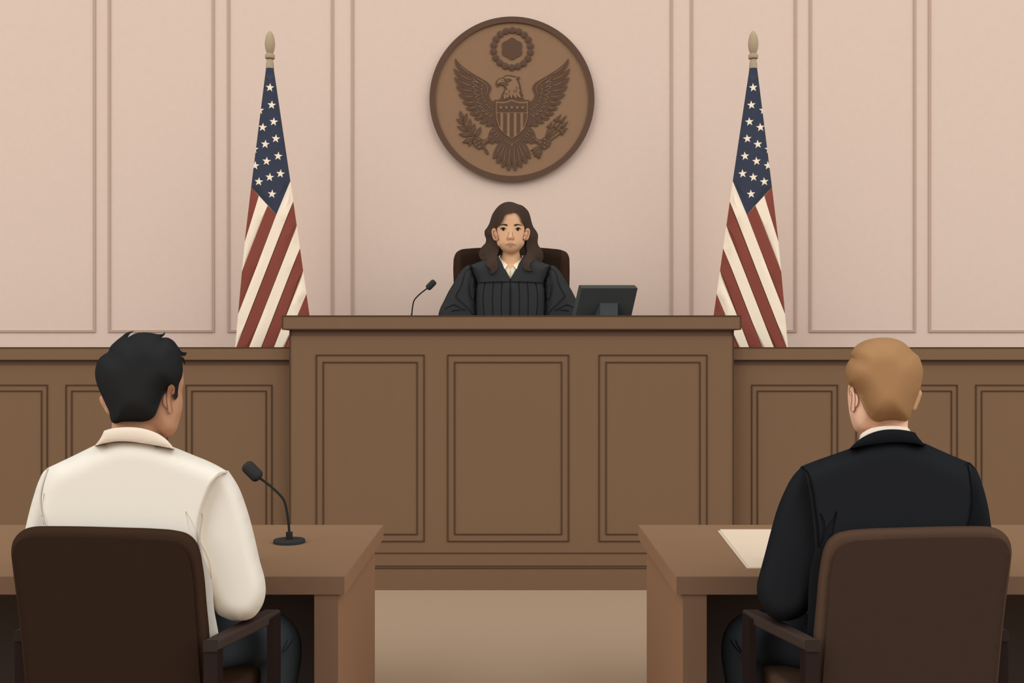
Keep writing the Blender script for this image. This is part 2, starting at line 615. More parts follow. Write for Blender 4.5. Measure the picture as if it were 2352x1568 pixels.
wing = A_([(167,148,1),(235,235),(350,345),(450,420),(600,515),(780,620),(900,690),(975,750),(1018,820),(1022,880),(1000,930),
    (980,970),(975,1030),(990,1090),(1030,1150),(1080,1178),(1150,1188,1),(1220,1400),(1240,1700,1),(1140,1747,1),(1100,1772),(1050,1777,1),
    (1085,1672,1),(1050,1737),(1010,1769),(940,1777),(885,1757,1),(965,1617,1),(910,1677),(860,1707),(800,1712),(745,1682,1),
    (850,1562,1),(770,1607),(700,1628),(650,1610),(617,1576,1),(750,1480,1),(680,1515),(610,1522),(550,1505),(510,1455,1),(690,1372,1),
    (590,1398),(520,1400),(450,1370),(420,1325,1),(640,1255,1),(520,1275),(430,1268),(370,1230),(338,1175,1),(600,1135,1),(460,1138),
    (360,1120),(290,1070),(245,992,1),(550,1010,1),(380,995),(290,950),(220,885),(190,798,1),(340,845),(485,865,1),(310,820),(230,770),(170,680),
    (145,595,1),(300,660),(460,718,1),(270,630),(190,550),(145,455),(133,382,1),(290,485),(440,570,1),(300,465),(230,390),(180,300),(160,215)])
wl = [[(610,575),(700,640),(810,705),(890,780),(935,860),(935,920),(915,990),(908,1050)],[(603,570),(610,640),(650,690),(715,728)],
  [(760,770),(650,712),(585,700),(610,760),(710,828)],[(740,855),(660,830),(590,825),(630,885),(725,925)],
  [(740,948),(670,945),(612,955),(660,1010),(755,1032)],[(765,1050),(690,1058),(650,1080),(690,1118),(770,1125)],
  [(780,1145),(720,1170),(683,1195),(730,1225),(800,1228)],[(835,1240),(770,1280),(743,1310),(800,1332),(865,1308)],
  [(875,1345),(830,1390),(812,1415),(860,1420),(935,1375)],[(950,1400),(905,1470),(898,1495),(940,1490),(995,1440)],
  [(1020,1460),(990,1530),(990,1548),(1030,1525),(1080,1470)],
  [(860,795),(805,785),(820,825),(855,855)],[(875,892),(790,880),(800,920),(830,945)],[(850,980),(795,975),(810,1010),(845,1030)],
  [(865,1070),(820,1082),(830,1105),(870,1118)],[(880,1150),(850,1170),(870,1188),(910,1192)],[(920,1225),(898,1255),(930,1270),(960,1260)],
  [(985,1285),(965,1325),(990,1332),(1025,1310)],[(1045,1345),(1040,1375),(1060,1378),(1088,1355)],
  [(260,320),(400,440),(540,540)],[(270,540),(400,610),(545,675)],[(310,720),(420,770),(555,808)],[(350,900),(450,925),(550,935)],
  [(400,1062),(500,1072),(600,1065)],[(465,1218),(540,1212),(615,1198)],[(520,1350),(600,1332),(660,1308)],[(640,1470),(690,1445),(740,1412)],
  [(735,1570),(770,1540),(815,1497)]]
tail = B_([(1315,725,1),(1200,880),(1130,1000),(1085,1110),(1068,1245,1),(1130,1225),(1180,1160),(1205,1115,1),(1160,1220),(1150,1290),
    (1170,1365,1),(1220,1340),(1260,1280),(1300,1190,1),(1270,1290),(1270,1370),(1293,1465,1),(1350,1430),(1380,1370),(1405,1255,1),
    (1390,1370),(1400,1470),(1445,1545,1),(1490,1480),(1510,1400),(1516,1210,1)])
tail = tail + [(MS - p[0], p[1], p[2]) for p in reversed(tail[:-1])]
tl = [[(1160,1105),(1220,1000),(1285,900)],[(1235,1215),(1300,1060),(1360,910)],[(1330,1330),(1360,1150),(1400,970)],
      [(1450,1400),(1462,1200),(1473,980)],[(1350,770),(1362,810),(1385,845)],[(1408,810),(1420,850),(1440,880)]]
leg = B_([(1145,440,1),(1030,540),(985,610),(960,685,1),(975,692,1),(930,755),(840,788),(800,770),(740,732),(690,762,1),(610,780),(578,840),
    (600,905),(630,960),(680,985),(722,1027),(780,1010),(815,972),(870,940,1),(895,903),(1010,845,1),(1030,893,1),(1090,875),(1145,815,1),
    (1150,877,1),(1230,825),(1315,725,1),(1420,780,1),(1420,640),(1200,440,1)])
claw = [[(620,850),(640,832),(655,815)],[(650,920),(672,900),(680,888)],[(720,848),(728,870),(735,895)],[(705,965),(735,975),(775,945)],
        [(715,810),(735,780),(765,785)],[(800,865),(840,850),(900,820),(975,775)],[(830,900),(845,875),(850,850)]]
ll = [[(1050,565),(1040,612),(1085,600),(1145,560)],[(1090,655),(1100,685),(1140,660),(1190,605)],[(1130,740),(1170,730),(1215,655)],
      [(1025,700),(1005,745),(1055,740)]]
for m in (None, MS):
    obj('eagle_wing', plate(smooth(wing if m is None else mirrored(wing, m), 1.5), L1, TH), M_BRONZE_DARK, seal)
    obj('feather_line', join(*[plate(stroke(A_(l, m), 1.35, 1.5, True), L2, TH * 0.7) for l in wl]), M_BRONZE, seal)
    obj('eagle_leg', plate(smooth(leg if m is None else mirrored(leg, m), 1.5), L1 + 0.0004, TH), M_BRONZE_DARK, seal)
    obj('talon_line', join(*[plate(stroke(B_(l, m), 1.9, 0.7, True), L2, TH * 0.7) for l in claw], *[plate(stroke(B_(l, m), 1.2, 1.0, True), L2, TH * 0.7) for l in ll]), M_BRONZE, seal)
obj('eagle_tail', plate(smooth(tail, 1.5), L1 - 0.0004, TH), M_BRONZE_DARK, seal)
obj('tail_line', join(*[plate(stroke(B_(l, m), 1.2, 1.5, True), L2, TH * 0.7) for l in tl for m in (None, MS)],
                      plate(stroke(B_([(1470,860),(1518,942,1),(1566,860)]), 1.4), L2, TH * 0.7)), M_BRONZE, seal)
head = D_([(480,280,1),(400,290),(310,330),(245,400),(218,490),(235,570),(295,635,1),(310,570),(350,550),(430,555),(500,590),(535,640),(530,700),
    (470,830),(420,930),(390,1030),(340,1065),(280,1080),(175,1075,1),(175,1300,1),(1405,1300,1),(1405,1080,1),(1320,1085),(1250,1070),(1190,1010),(1155,930,1),
    (1205,930,1),(1150,820),(1120,680),(1095,540),(1050,420),(1030,365,1),(1060,330),(1080,255,1),(1000,262),(900,230),(780,200),(640,190),(560,205),(505,240)])
obj('eagle_head', plate(smooth(head, 1.0), L1 - 0.0002, TH), M_BRONZE_DARK, seal)
face = D_([(515,285),(560,255),(680,240),(800,260),(920,290),(1005,300,1),(940,345,1),(1000,440),(1045,560,1),(1055,660),(1080,770),(1100,870,1),(1085,830),(1035,770,1),(1075,890),(1130,1025,1),
    (1060,1000),(1000,940),(945,865,1),(990,1040,1),(910,1000),(855,930),(825,860,1),(815,960),(768,1025),(742,960),(730,870,1),(690,970),(605,1050,1),(635,940,1),
    (570,1030),(485,1078,1),(522,945,1),(455,1005,1),(530,850),(585,710),(605,760,1),(632,690),(600,640),(545,598,1),(610,595),(682,535),(600,460,1),(540,400)])
beak = D_([(505,325,1),(420,325),(320,375),(270,450),(268,540,1),(340,475),(430,462),(520,475),(585,500,1),(600,460,1),(545,440),(520,390)])
obj('eagle_face', join(plate(smooth(face, 1.0), L2, TH * 0.7), plate(smooth(beak, 1.0), L2, TH * 0.7),
                       plate(stroke(D_([(395,512),(470,522),(560,552),(612,560),(645,530),(620,495)]), 1.3), L2, TH * 0.7)), M_BRONZE, seal)
eye = D_([(515,300,1),(600,330),(720,315),(765,335,1),(750,348,1),(810,380,1),(740,400),(690,440),(640,457),(590,440),(550,450,1),(520,370)])
ey = obj('eagle_eye', plate(smooth(eye, 1.0), L3 + 0.001, TH * 0.6), M_BRONZE_DARK, seal)
for l in ([(430,350),(455,385),(475,440)],[(850,720),(880,780),(910,830)],[(915,690),(945,750),(980,815)],[(950,600),(985,650),(1020,705)],[(590,820),(575,870),(560,920)],
     [(655,830),(645,875),(638,920)],[(705,710),(705,830)]):
    obj('neck_feather', plate(stroke(D_(l), 1.2, 1.0, True), L3 + 0.001, TH * 0.6), M_BRONZE_DARK, seal)
obj('eye_line', plate(stroke(D_([(618,402),(645,414),(672,396),(686,362)]), 0.9, 0.7), L3 - 0.001, 0.004), M_BRONZE, seal)
half = D_([(795,1072,1),(620,1140),(480,1160),(350,1160),(220,1138,1)]) + B_([(1138,100,1),(1141,200),(1165,350),(1230,520),(1340,640),(1522,775,1)])
shield = half + [(MS - p[0], p[1], p[2]) for p in reversed(half[1:-1])]
obj('shield', plate(smooth(shield, 1.5), L2, TH), M_BRONZE, seal)
halfi = D_([(795,1115,1),(620,1180),(480,1205),(380,1205),(258,1190,1),(258,1517,1)])
chief = halfi + [(MS - p[0], p[1], p[2]) for p in reversed(halfi[1:])]
sy0 = 259.4
def low(xb):                                                     # lower edge of the inner shield at column xb of the crop
    tab = [(1165,220),(1190,350),(1245,490),(1330,600),(1430,680),(1522,745)]
    xb = xb if xb <= 1522 else 2 * 1522 - xb
    for (a, b), (c, d) in zip(tab, tab[1:]):
        if xb <= c:
            return b + (d - b) * (xb - a) / (c - a)
    return 745
bars = []
for x0, x1 in ((1165,1243),(1318,1400),(1478,1562),(1640,1722),(1797,1879)):
    xs = np.linspace(x0, x1, 7)
    pts = [(x0, 150, 1), (x1, 150, 1)] + [(x, low(x), 1) for x in xs[::-1]]
    bars.append(np.array([p[:2] for p in B_(pts)]))
obj('shield_chief', plate(smooth(chief, 1.5), L3, TH), M_BRONZE_DARK, seal)
for b in bars:
    obj('shield_stripe', plate(b, L3, TH), M_BRONZE_DARK, seal)
for x in (402, 595, 793, 988, 1185):
    p = D_([(x, 1362)])[0]
    obj('shield_star', plate(star(p[0], p[1], 5.2), L3 - 0.003, 0.006), M_BRONZE, seal)
def lens(p, q, w):
    p, q = np.array(p[:2]), np.array(q[:2])
    d = q - p
    n = np.array([-d[1], d[0]]) / np.linalg.norm(d)
    return smooth([(*p, 1), p + d * .3 + n * w * .42, p + d * .6 + n * w * .48, (*q, 1), p + d * .6 - n * w * .48, p + d * .3 - n * w * .42], 1.2)
leaves = [((345,330),(278,90),85),((385,400),(437,150),85),((370,420),(195,285),85),((480,570),(525,280),85),((465,585),(208,460),90),
          ((560,660),(628,395),95),((540,690),(250,648),105),((660,740),(772,475),100),((600,775),(335,848),105),((565,790),(485,950),70)]
obj('olive_stem', join(plate(stroke(B_([(660,790),(540,660),(470,545),(400,420),(350,300)]), 5.0, 2, False, 1.2), L1, TH),
    plate(smooth(B_([(790,960,1),(870,1050),(905,1120),(968,1140,1),(950,1075),(860,935,1)]), 1.5), L1 - 0.0006, TH),
    *[plate(stroke(B_(l), 1.4), L1, TH) for l in ([(355,460),(420,520),(450,580)],[(620,660),(630,740)])],
    *[plate(circle(*B_([c])[0][:2], 2.3, 16), L1 - 0.0004, TH) for c in ((355,460),(620,662))]), M_BRONZE_DARK, seal)
for li, (a, b, w) in enumerate(leaves):
    a, b = B_([a])[0], B_([b])[0]
    lf = obj('olive_leaf', plate(lens(a, b, w / 10.453), L1 - 0.0008 - li * 0.00015, TH), M_BRONZE_DARK, seal)
    u = lambda t: (a[0] + (b[0] - a[0]) * t, a[1] + (b[1] - a[1]) * t)
    obj('leaf_vein', plate(stroke([u(.38), u(.62)], 0.9), L2 + 0.0004, 0.004), M_BRONZE, lf)
arrows = [((845,735),(925,490),[(1005,345),(868,478),(925,490),(965,522)]),((870,755),(1095,345),[(1220,175),(1025,318),(1095,340),(1138,380)]),
          ((885,765),(1080,520),[(1222,372),(1040,490),(1085,515),(1113,565)]),((1075,520),(1220,365),[(1342,205),(1165,345),(1225,365),(1258,407)]),
          ((905,775),(1240,490),[(1380,345),(1203,468),(1250,490),(1290,532)]),((935,825),(1220,625),[(1378,505),(1170,582),(1220,620),(1237,700)])]
for a, b, t in arrows:
    ar = obj('arrow', join(plate(stroke(C_([a, b]), 2.4), L1, TH), plate(np.array([p[:2] for p in C_(t)]), L1 - 0.0005, TH)), M_BRONZE_DARK, seal)
    tt = np.array([p[:2] for p in C_(t)])
    c = tt[[0, 1, 3]].mean(0)
    obj('arrowhead_inset', plate(c + (tt[[0, 1, 2]] - c) * 0.36 - (tt[3] - tt[1]) * 0.04, L2, 0.005), M_BRONZE, ar)
obj('arrow_fletching', plate(smooth(C_([(720,940,1),(580,975),(485,1050,1),(555,1050,1),(527,1125,1),(572,1122,1),(568,1203,1),(640,1170,1),(645,1237,1),
    (683,1200,1),(700,1258,1),(740,1160),(762,1100),(765,1020,1)]), 1.5), L1 - 0.0003, TH), M_BRONZE_DARK, seal)
obj('fletching_line', join(*[plate(stroke(C_(l), 1.1, 1.5, True), L2, 0.005) for l in ([(545,1035),(640,985)],[(560,1090),(690,980)],[(625,1115),(695,1030)],
    [(665,1150),(710,1040)],[(725,1125),(735,1040)])]), M_BRONZE, seal)

# ------------------------------------------------------------------ the two flags
DF = F / 400.0
def flag(mir, label):
    fx = 620.0 if mir is None else mir - 620.0
    root = thing('flag', P(fx, HY, DF) * 1.0 - Vector((0, 0, H)), label, 'flag', 'flags on poles beside the bench')
    m_ = lambda pts: pts if mir is None else mirrored(pts, mir)
    s = DF / F
    ax = lambda y: P(fx, y, DF)
    prof = [(70.5,0.5),(74,4.5),(80,7.8),(88,10.2),(97,11.5),(104,11.6),(112,10.6),(119,8.6),(124.5,6)]
    bud = obj('finial', lathe([ax(y) for y, r in prof], [r * s for y, r in prof]), M_BRASS, root)
    prof = [(124.5,9),(125.5,10.7),(128,11.2),(132,11.2),(134.5,10.7),(135.5,9)]
    obj('finial_ring', lathe([ax(y) for y, r in prof], [r * s for y, r in prof]), M_BRASS, bud)
    prof = [(135,5.8),(139,7.2),(144,8.5),(150,9.1),(158,9.2)]
    obj('ferrule', lathe([ax(y) for y, r in prof], [r * s for y, r in prof]), M_BRASS, root)
    obj('pole', lathe([ax(150), Vector((ax(0).x, DF, 0.03))], [0.014, 0.014], 16), M_BRASS, root)
    bz = [(0.0, 0.15), (0.02, 0.15), (0.035, 0.12), (0.06, 0.03), (0.1, 0.02)]
    obj('stand', lathe([Vector((ax(0).x, DF, z)) for z, r in bz], [r for z, r in bz]), M_BRASS_DARK, root)
    q = lambda p: zz(520, 400, 3.732, p)
    edge = [(611,156,1),(628.5,156,1),(667,415.5,1),(711,724,1),(724,812),(732,870,1),(535,870,1)] + q([(75,1480),(100,1200),(133,835)]) + [(563,545),(577,428)]
    out = smooth([(a[0], a[1], 1) for a in m_(edge)], 6)
    canton = np.array([p[:2] for p in m_([(590,150),(640,150)] + q([(556,40),(549,57),(428,347),(210,105)]) + [(570,420)])])
    bl = [((278,185),(160,570)),((354,268),(133,835)),((428,347),(100,1200)),((575,230),(88,1480)),((604,438),(195,1480)),((632,632),(300,1480)),
          ((659,823),(407,1480)),((688,1022),(500,1480))]
    lines = []
    for a, b in bl:
        a, b = np.array(a, float), np.array(b, float)
        d = (b - a) / np.linalg.norm(b - a)
        lines.append((a - d * (0 if len(lines) < 3 else 40), b + d * 320))
    lines = [np.array([p[:2] for p in q([tuple(x) for x in l])]) for l in lines]
    stars = [star(p[0], p[1], 10.4, math.radians(5)) for p in zz(520, 50, 3.92,
        [(392,592),(408,749),(300,795),(426,900),(327,950),(445,1052),(350,1102),(250,1146),(466,1209),(362,1255),(258,1294),(487,1367),(390,1399),(292,1439),(411,1550)])]
    if mir is not None:
        stars = [np.stack([mir - t[:, 0], t[:, 1]], 1) for t in stars]
    def classify(cen, mi):
        c = cen.copy()
        if mir is not None:
            c[:, 0] = mir - c[:, 0]
        n = np.zeros(len(c), int)
        for (a, b) in lines:
            n += ((b[0] - a[0]) * (c[:, 1] - a[1]) - (b[1] - a[1]) * (c[:, 0] - a[0]) < 0)
        r = np.where(n % 2 == 0, 1, 2)
        r[inside(cen, canton)] = 0
        for t in stars:
            r[inside(cen, t)] = 2
        return r
    cl = [np.array(l) if mir is None else np.stack([mir - l[:, 0], l[:, 1]], 1) for l in lines]
    g = inflate(out, DF, 0.055, 0.055, R=40, p0=0.45, spacing=14, regions=[(canton, 0)] + [(t, 2) for t in stars], lines=cl, classify=classify)
    obj('flag_cloth', g, [M_NAVY, M_RED, M_CREAM], root)
    return root
flag(None, 'striped star flag draped on its brass tipped pole, on the side without the monitor')
flag(2350.0, 'striped star flag draped on its brass tipped pole, on the side with the monitor')

# ------------------------------------------------------------------ the judge
DJ = F / 412.0
J_ = lambda p, m=None: zz(980, 440, 4.523, p, m)
K_ = lambda p, m=None: zz(1080, 450, 7.84, p, m)
L_ = lambda p, m=None: zz(1000, 590, 10.456, p, m)
MJ = 2344.5

chair = thing('judge_chair', P(1172, 0, DJ + 0.25) * 1.0 - Vector((0, 0, P(1172, 0, DJ + 0.25).z)), 'dark brown leather chair with a high back behind the judge', 'chair')
DK = DJ + 0.24
ck = smooth(J_([(282,1500,1),(280,950),(277,760),(284,685),(308,632),(350,604),(440,590),(570,582),(870,575),(1180,582),(1300,592),(1400,606),
                (1452,630),(1480,680),(1484,740),(1484,980),(1484,1500,1)]), 5)
bk = obj('backrest', inflate(ck, DK, 0.05, 0.05, R=18, p0=0.3, spacing=9), M_LEATHER_EDGE, chair)
obj('back_cushion', drape(smooth(J_([(372,1480,1),(367,820),(360,690),(348,606,1),(440,591),(570,583),(870,577),(1180,583),(1300,593),(1398,607,1),(1390,690),(1386,820),(1382,1480,1)]), 6),
                          bvh_of(bk), 0.012, 0.004, 9), M_LEATHER, chair, label='darker central cushion')
cz = P(1172, 1500 / 4.523 + 440, DK).z
obj('seat', box(-0.34, 0.32, DJ - 0.2, DK + 0.03, cz - 0.12, cz), M_LEATHER, chair)
obj('column', lathe([Vector((-0.01, DJ, 0.05)), Vector((-0.01, DJ, cz - 0.1))], [0.04, 0.03], 16), M_CHAIR_LEG, chair)
obj('foot', lathe([Vector((-0.01, DJ, z)) for z in (0, 0.03, 0.06)], [0.22, 0.21, 0.05], 24), M_CHAIR_LEG, chair)

# skin: head, neck and the trunk under the robe, one surface
faceo = smooth(K_([(725,205),(620,215),(530,300),(475,420),(462,560),(468,700),(476,800),(490,880),(545,945),(610,1000),(670,1032),(730,1040),(800,1028),(860,990),
                   (925,935),(970,870),(985,800),(993,700),(995,560),(985,420),(925,300),(840,215)]), 3)
neck = smooth(K_([(524,860,1),(524,1090),(505,1200),(480,1330),(725,1500),(970,1330),(955,1200),(946,1090),(946,860,1)]), 4)
trunk = smooth(J_([(520,800),(700,740),(870,720),(1040,740),(1220,800),(1200,1000),(1180,1480,1),(560,1480,1),(545,1000)]), 6)
nose = K_([(725,745)])[0]
gh = inflate(faceo, DJ - 0.01, 0.085, 0.12, R=26, p0=0.5, spacing=4, bump=[(nose[0], nose[1], 5, 5, 0.012), (nose[0], nose[1] - 9, 3.5, 12, 0.006), (nose[0], 450 + 862 / 7.84, 10, 4, 0.004)])
gn = inflate(neck, DJ + 0.015, 0.06, 0.06, R=24, spacing=6)
gt = inflate(trunk, DJ, 0.085, 0.085, R=40, spacing=12)
armr = [capsule([P(1090, 640, DJ), P(1045, 745, DJ - 0.02), P(1080, 800, DJ - 0.12), P(1120, 815, DJ - 0.15)], [0.05, 0.042, 0.033, 0.026]),
        capsule([P(1255, 640, DJ), P(1300, 745, DJ - 0.02), P(1265, 800, DJ - 0.12), P(1225, 815, DJ - 0.15)], [0.05, 0.042, 0.033, 0.026])]

def hand(w, d, up, side, size=1.0):
    """palm, four bent fingers of different length and a thumb that leaves the palm's side"""
    w, d, up = Vector(w), Vector(d).normalized(), Vector(up).normalized()
    x = d.cross(up).normalized() * side
    out = []
    k = size
    for i, (off, L) in enumerate(((-0.032, 0.066), (-0.011, 0.080), (0.011, 0.076), (0.031, 0.060))):
        root = w + d * 0.085 * k + x * off * k
        out.append(capsule([w + d * 0.02 * k + x * off * 0.6 * k, root, root + (d * 0.55 * L + up * 0.008) * k, root + (d * 0.9 * L - up * 0.012) * k],
                           [0.016 * k, 0.0125 * k, 0.0095 * k, 0.0075 * k], 12, 4))
    out.append(capsule([w + d * 0.02 * k - x * 0.02 * k, w + d * 0.05 * k - x * 0.045 * k, w + d * 0.09 * k - x * 0.062 * k], [0.015 * k, 0.012 * k, 0.009 * k], 12, 4))
    return out

# the judge's hands rest in the lap behind the counter
hj = hand(P(1120, 815, DJ - 0.15), (1, -0.5, 0.05), (0, 0, 1), 1) + hand(P(1225, 815, DJ - 0.15), (-1, -0.5, 0.05), (0, 0, 1), -1)
judge = obj('person', fuse(join(gh, gn, gt, *armr, *hj), 0.0065, 3), M_SKIN3, base=(P(1172, 0, DJ).x, DJ, cz))
tag(judge, 'person with long brown hair in a black robe, seated facing us behind the bench', 'person')
BJ = bvh_of(judge)

blouse = smooth(K_([(500,1075,1),(545,1060),(548,1115),(675,1248),(700,1290),(723,1332,1),(750,1290),(775,1248),(922,1115),(925,1060),(980,1075,1),(1010,1200),(900,1420),(740,1560),(700,1560),(560,1420),(440,1200)]), 3)
bl = obj('blouse', drape(blouse, BJ, 0.006, 0.006, 4, soft=3), M_BLOUSE2, judge)
BB = bvh_of(judge, bl)
for pts in ([(545,1062,1),(520,1072),(507,1100),(530,1170),(570,1240),(620,1327,1),(676,1248,1),(620,1190),(560,1140),(541,1110)],
            [(928,1064,1),(955,1070),(973,1080),(970,1120),(945,1180),(895,1260),(842,1330,1),(774,1250,1),(840,1195),(900,1150),(932,1110)]):
    obj('collar', drape(smooth(K_(pts), 2.5), BB, 0.012, 0.006, 2.5, soft=4), M_BLOUSE, bl, label='cream pointed collar')
obj('placket', drape(stroke(K_([(723,1335),(723,1500)]), 1.8), BB, 0.003, 0.003, 3), M_BLOUSE_SEAM, bl)
BS = bvh_of(judge, bl, *bl.children)
for l in ([(622,1325),(650,1290),(676,1250)],[(774,1250),(800,1285),(842,1330)]):
    obj('collar_seam', drape(stroke(K_(l), 1.2), BS, 0.0025, 0.003, 3), M_BLOUSE_SEAM, bl)

# robe
seamL = [(835,200,1),(880,300),(935,450),(992,625),(972,800),(965,1000),(968,1200),(972,1415)]
torso = smooth(L_([(835,200,1)]) + J_([(540,731),(625,697),(735,652,1),(760,700),(870,905,1),(985,700),(1012,652,1),(1115,703),(1200,734)]) + L_([(835,200,1)], MJ)
               + L_(seamL[1:], MJ) + L_([(990,1800,1)], MJ) + L_([(990,1800,1)]) + L_(seamL[:0:-1]), 4)
pl = [[(1195,625),(1160,800),(1148,1000),(1155,1200),(1175,1420),(1180,1500)],[(1395,612),(1380,800),(1372,1000),(1375,1200),(1380,1500)],[(1603,605),(1588,800),(1582,1000),(1583,1200),(1588,1500)]]
gr = [(stroke(L_(l, m), 2.9, 4), 0.005) for l in pl for m in (None, MJ)]
robe = obj('robe', inflate(torso, DJ, 0.115, 0.115, R=22, p0=0.55, spacing=7, grooves=gr, over=(bvh_of(judge), 0.016)), M_ROBE, judge)
sleeve = L_([(835,198,1),(790,200),(740,220),(640,310),(540,450),(440,620),(330,800),(200,1060),(120,1220),(85,1320),(68,1415),(60,1600),(120,1760),(400,1800),(900,1760),(1010,1600),(990,1415),(980,1200),(978,1000),(985,800),(1000,625),(945,450),(890,300)])
f1 = L_([(845,248,1),(780,290),(700,400),(655,520),(610,670),(550,800),(485,905),(475,950),(495,1000),(570,1090),(735,1275,1),(640,1235),(520,1165),(435,1140),(330,1180),(225,1240),(213,1258),(240,1266),
         (340,1220),(430,1190),(500,1210),(605,1265,1),(500,1270),(420,1285),(372,1310),(430,1320),(560,1308),(680,1325),(780,1365),(870,1415,1),(925,1415,1),(840,1280),(720,1150),(560,1000),
         (530,960),(530,910),(600,810),(660,680),(710,540),(790,410),(872,325,1)])
f2 = L_([(890,365,1),(830,430),(788,540),(765,720),(780,920),(815,1120),(870,1270),(955,1385,1),(952,1200),(955,1000),(957,820,1),(930,930),(882,1030,1),(850,900),(838,720),(855,610),(890,520),(925,470,1)])
f3 = stroke(L_([(936,520),(912,600),(912,690),(950,780)]), 1.6)
for m in (None, MJ):
    mm = lambda p: p if m is None else mirrored(p, m)
    f3m = f3 if m is None else np.stack([m - f3[:, 0], f3[:, 1]], 1)
    obj('sleeve', inflate(smooth(mm(sleeve), 4), DJ - 0.005, 0.10, 0.09, R=24, p0=0.35, spacing=7,
                          grooves=[(smooth(mm(f1), 2), 0.006), (smooth(mm(f2), 2), 0.008), (f3m, 0.005)]), M_ROBE, robe)
BR = bvh_of(robe, *[c for c in robe.children])
pip = [(L_([(835,198),(880,300),(935,450),(992,625),(972,800),(965,1000),(968,1200),(972,1430)]), 2.7), (L_([(835,198),(880,300),(935,450),(992,625),(972,800),(965,1000),(968,1200),(972,1430)], MJ), 2.7),
       (L_([(1000,622),(1200,607),(1500,597),(1800,594),(2100,597),(2400,607),(2600,622)]), 2.3), (L_([(1800,530),(1800,1430)]), 3.2)]
for p, w in pip:
    obj('piping', drape(stroke(p, w, 3), BR, 0.004, 0.006, 4), M_ROBE_PIPING, robe, label='black piping line')

# hair
hsil = K_([(700,105),(600,125),(530,165),(450,250),(395,340),(370,410),(350,480),(310,560),(262,630),(260,700),(285,780),(275,840),(205,920),(165,990),(155,1050),(175,1110),(215,1158),
           (330,1200),(600,1180),(900,1180),(1180,1220),(1285,1188),(1312,1130),(1318,1060),(1305,1000),(1265,935),(1225,880),(1215,830),(1222,740),(1220,690),(1190,630),(1135,550),(1110,480),(1080,360),
           (1050,280),(1000,220),(930,170),(865,150),(770,115)])
hb = inflate(smooth(hsil, 3), DJ + 0.045, 0.075, 0.09, R=26, spacing=6)
hair = obj('hair', hb, M_HAIR3, judge)
BH = bvh_of(judge, hair, robe, *[c for c in robe.children])
hfront = smooth(K_([(700,103),(600,123),(530,163),(450,248),(395,338),(370,408),(350,478),(310,558),(260,630),(260,700),(285,780),(275,840),(205,920),(165,990),(155,1050),(175,1110),(215,1155,1),(296,1127,1),
    (290,1200),(310,1260),(365,1320),(372,1370),(358,1412,1),(440,1370),(490,1300),(496,1220),(480,1120),(490,1060),(518,970),(528,925,1),(490,880),(475,800),(470,720),(470,565,1),(540,500),(590,430),(625,345),(660,310),(720,302),(760,297),(812,279),
    (850,310),(900,380),(930,460),(985,530,1),(992,620),(988,720),(985,800),(1015,810,1),(1010,900),(1026,1000),(990,1090),(950,1180),(945,1230),(980,1315),(1060,1350),(1124,1341,1),(1085,1310),(1072,1260),(1090,1200),(1150,1140,1),
    (1285,1187,1),(1312,1130),(1319,1060),(1305,1000),(1265,935),(1226,880),(1216,830),(1223,740),(1220,690),(1190,630),(1135,550),(1110,480),(1080,360),(1050,280),(1000,220),(930,168),(865,148),(770,113)]), 2.5)
fr = obj('hair_lock', drape(hfront, BH, 0.014, 0.012, 4, soft=7), M_HAIR3, hair, label='wavy locks framing the face')
BE = bvh_of(judge, hair, fr)
for pts, inner, x in (([(474,640),(462,600),(425,577),(392,605),(388,660),(400,730),(430,790),(460,803),(480,800)], [(432,645),(418,615),(413,660),(430,715),(466,762)], 0),
               ([(990,640),(1000,600),(1037,577),(1068,598),(1076,650),(1064,720),(1035,785),(1005,803),(982,800)], [(1032,645),(1046,615),(1050,660),(1035,715),(998,762)], 1)):
    e = obj('ear', drape(smooth(K_(pts), 2), BE, 0.012, 0.008, 3), M_SKIN3_EAR, judge)
    obj('ear_crease', drape(stroke(K_(inner), 1.8, 1.5), bvh_of(e), 0.0025, 0.003, 2), M_SKIN3_LINE, e)
for pts in ([(513,533,1),(560,510),(620,502),(665,511),(674,524),(660,537),(620,526),(570,521)], [(947,536,1),(900,512),(850,502),(800,511),(786,524),(800,537),(840,527),(890,521)]):
    obj('eyebrow', drape(smooth(K_(pts), 1.5), BE, 0.003, 0.003, 2.5), M_BROW, judge)
for lid, c in (([(532,597,1),(560,570),(595,563),(630,573),(652,597,1),(622,582),(595,578),(562,584)], (595,600)), ([(803,597,1),(835,572),(860,563),(895,573),(922,599,1),(890,584),(860,578),(830,583)], (859,600))):
    cc = K_([c])[0]
    e = obj('eye', drape(circle(cc[0], cc[1], 3.05, 24), BE, 0.003, 0.003, 1.5), M_EYE, judge)
    obj('eyelid', drape(smooth(K_(lid), 1.2), BE, 0.0035, 0.003, 1.5), M_EYE, e)
obj('nose_line', join(*[drape(stroke(K_(l), 0.9, 1.0), BE, 0.0015, 0.003, 2) for l in ([(693,643),(690,690),(668,740),(656,770),(668,788),(692,788)],[(757,643),(762,690),(782,740),(794,768),(783,788),(758,788)],
    [(682,785),(677,768),(695,762),(725,785),(755,762),(773,768),(769,785)])]), M_SKIN3_LINE, judge)
obj('lips', drape(smooth(K_([(622,878,1),(660,862),(690,842),(706,837),(725,849),(748,837),(770,850),(800,867),(830,877,1),(790,880),(752,880),(725,887),(700,880),(660,881)]), 1.5), BE, 0.002, 0.003, 2), M_LIPS, judge)
obj('chin_line', drape(stroke(K_([(692,905),(710,911),(740,911),(760,904)]), 1.1, 1.0, True), BE, 0.0015, 0.003, 2), M_SKIN3_LINE, judge)

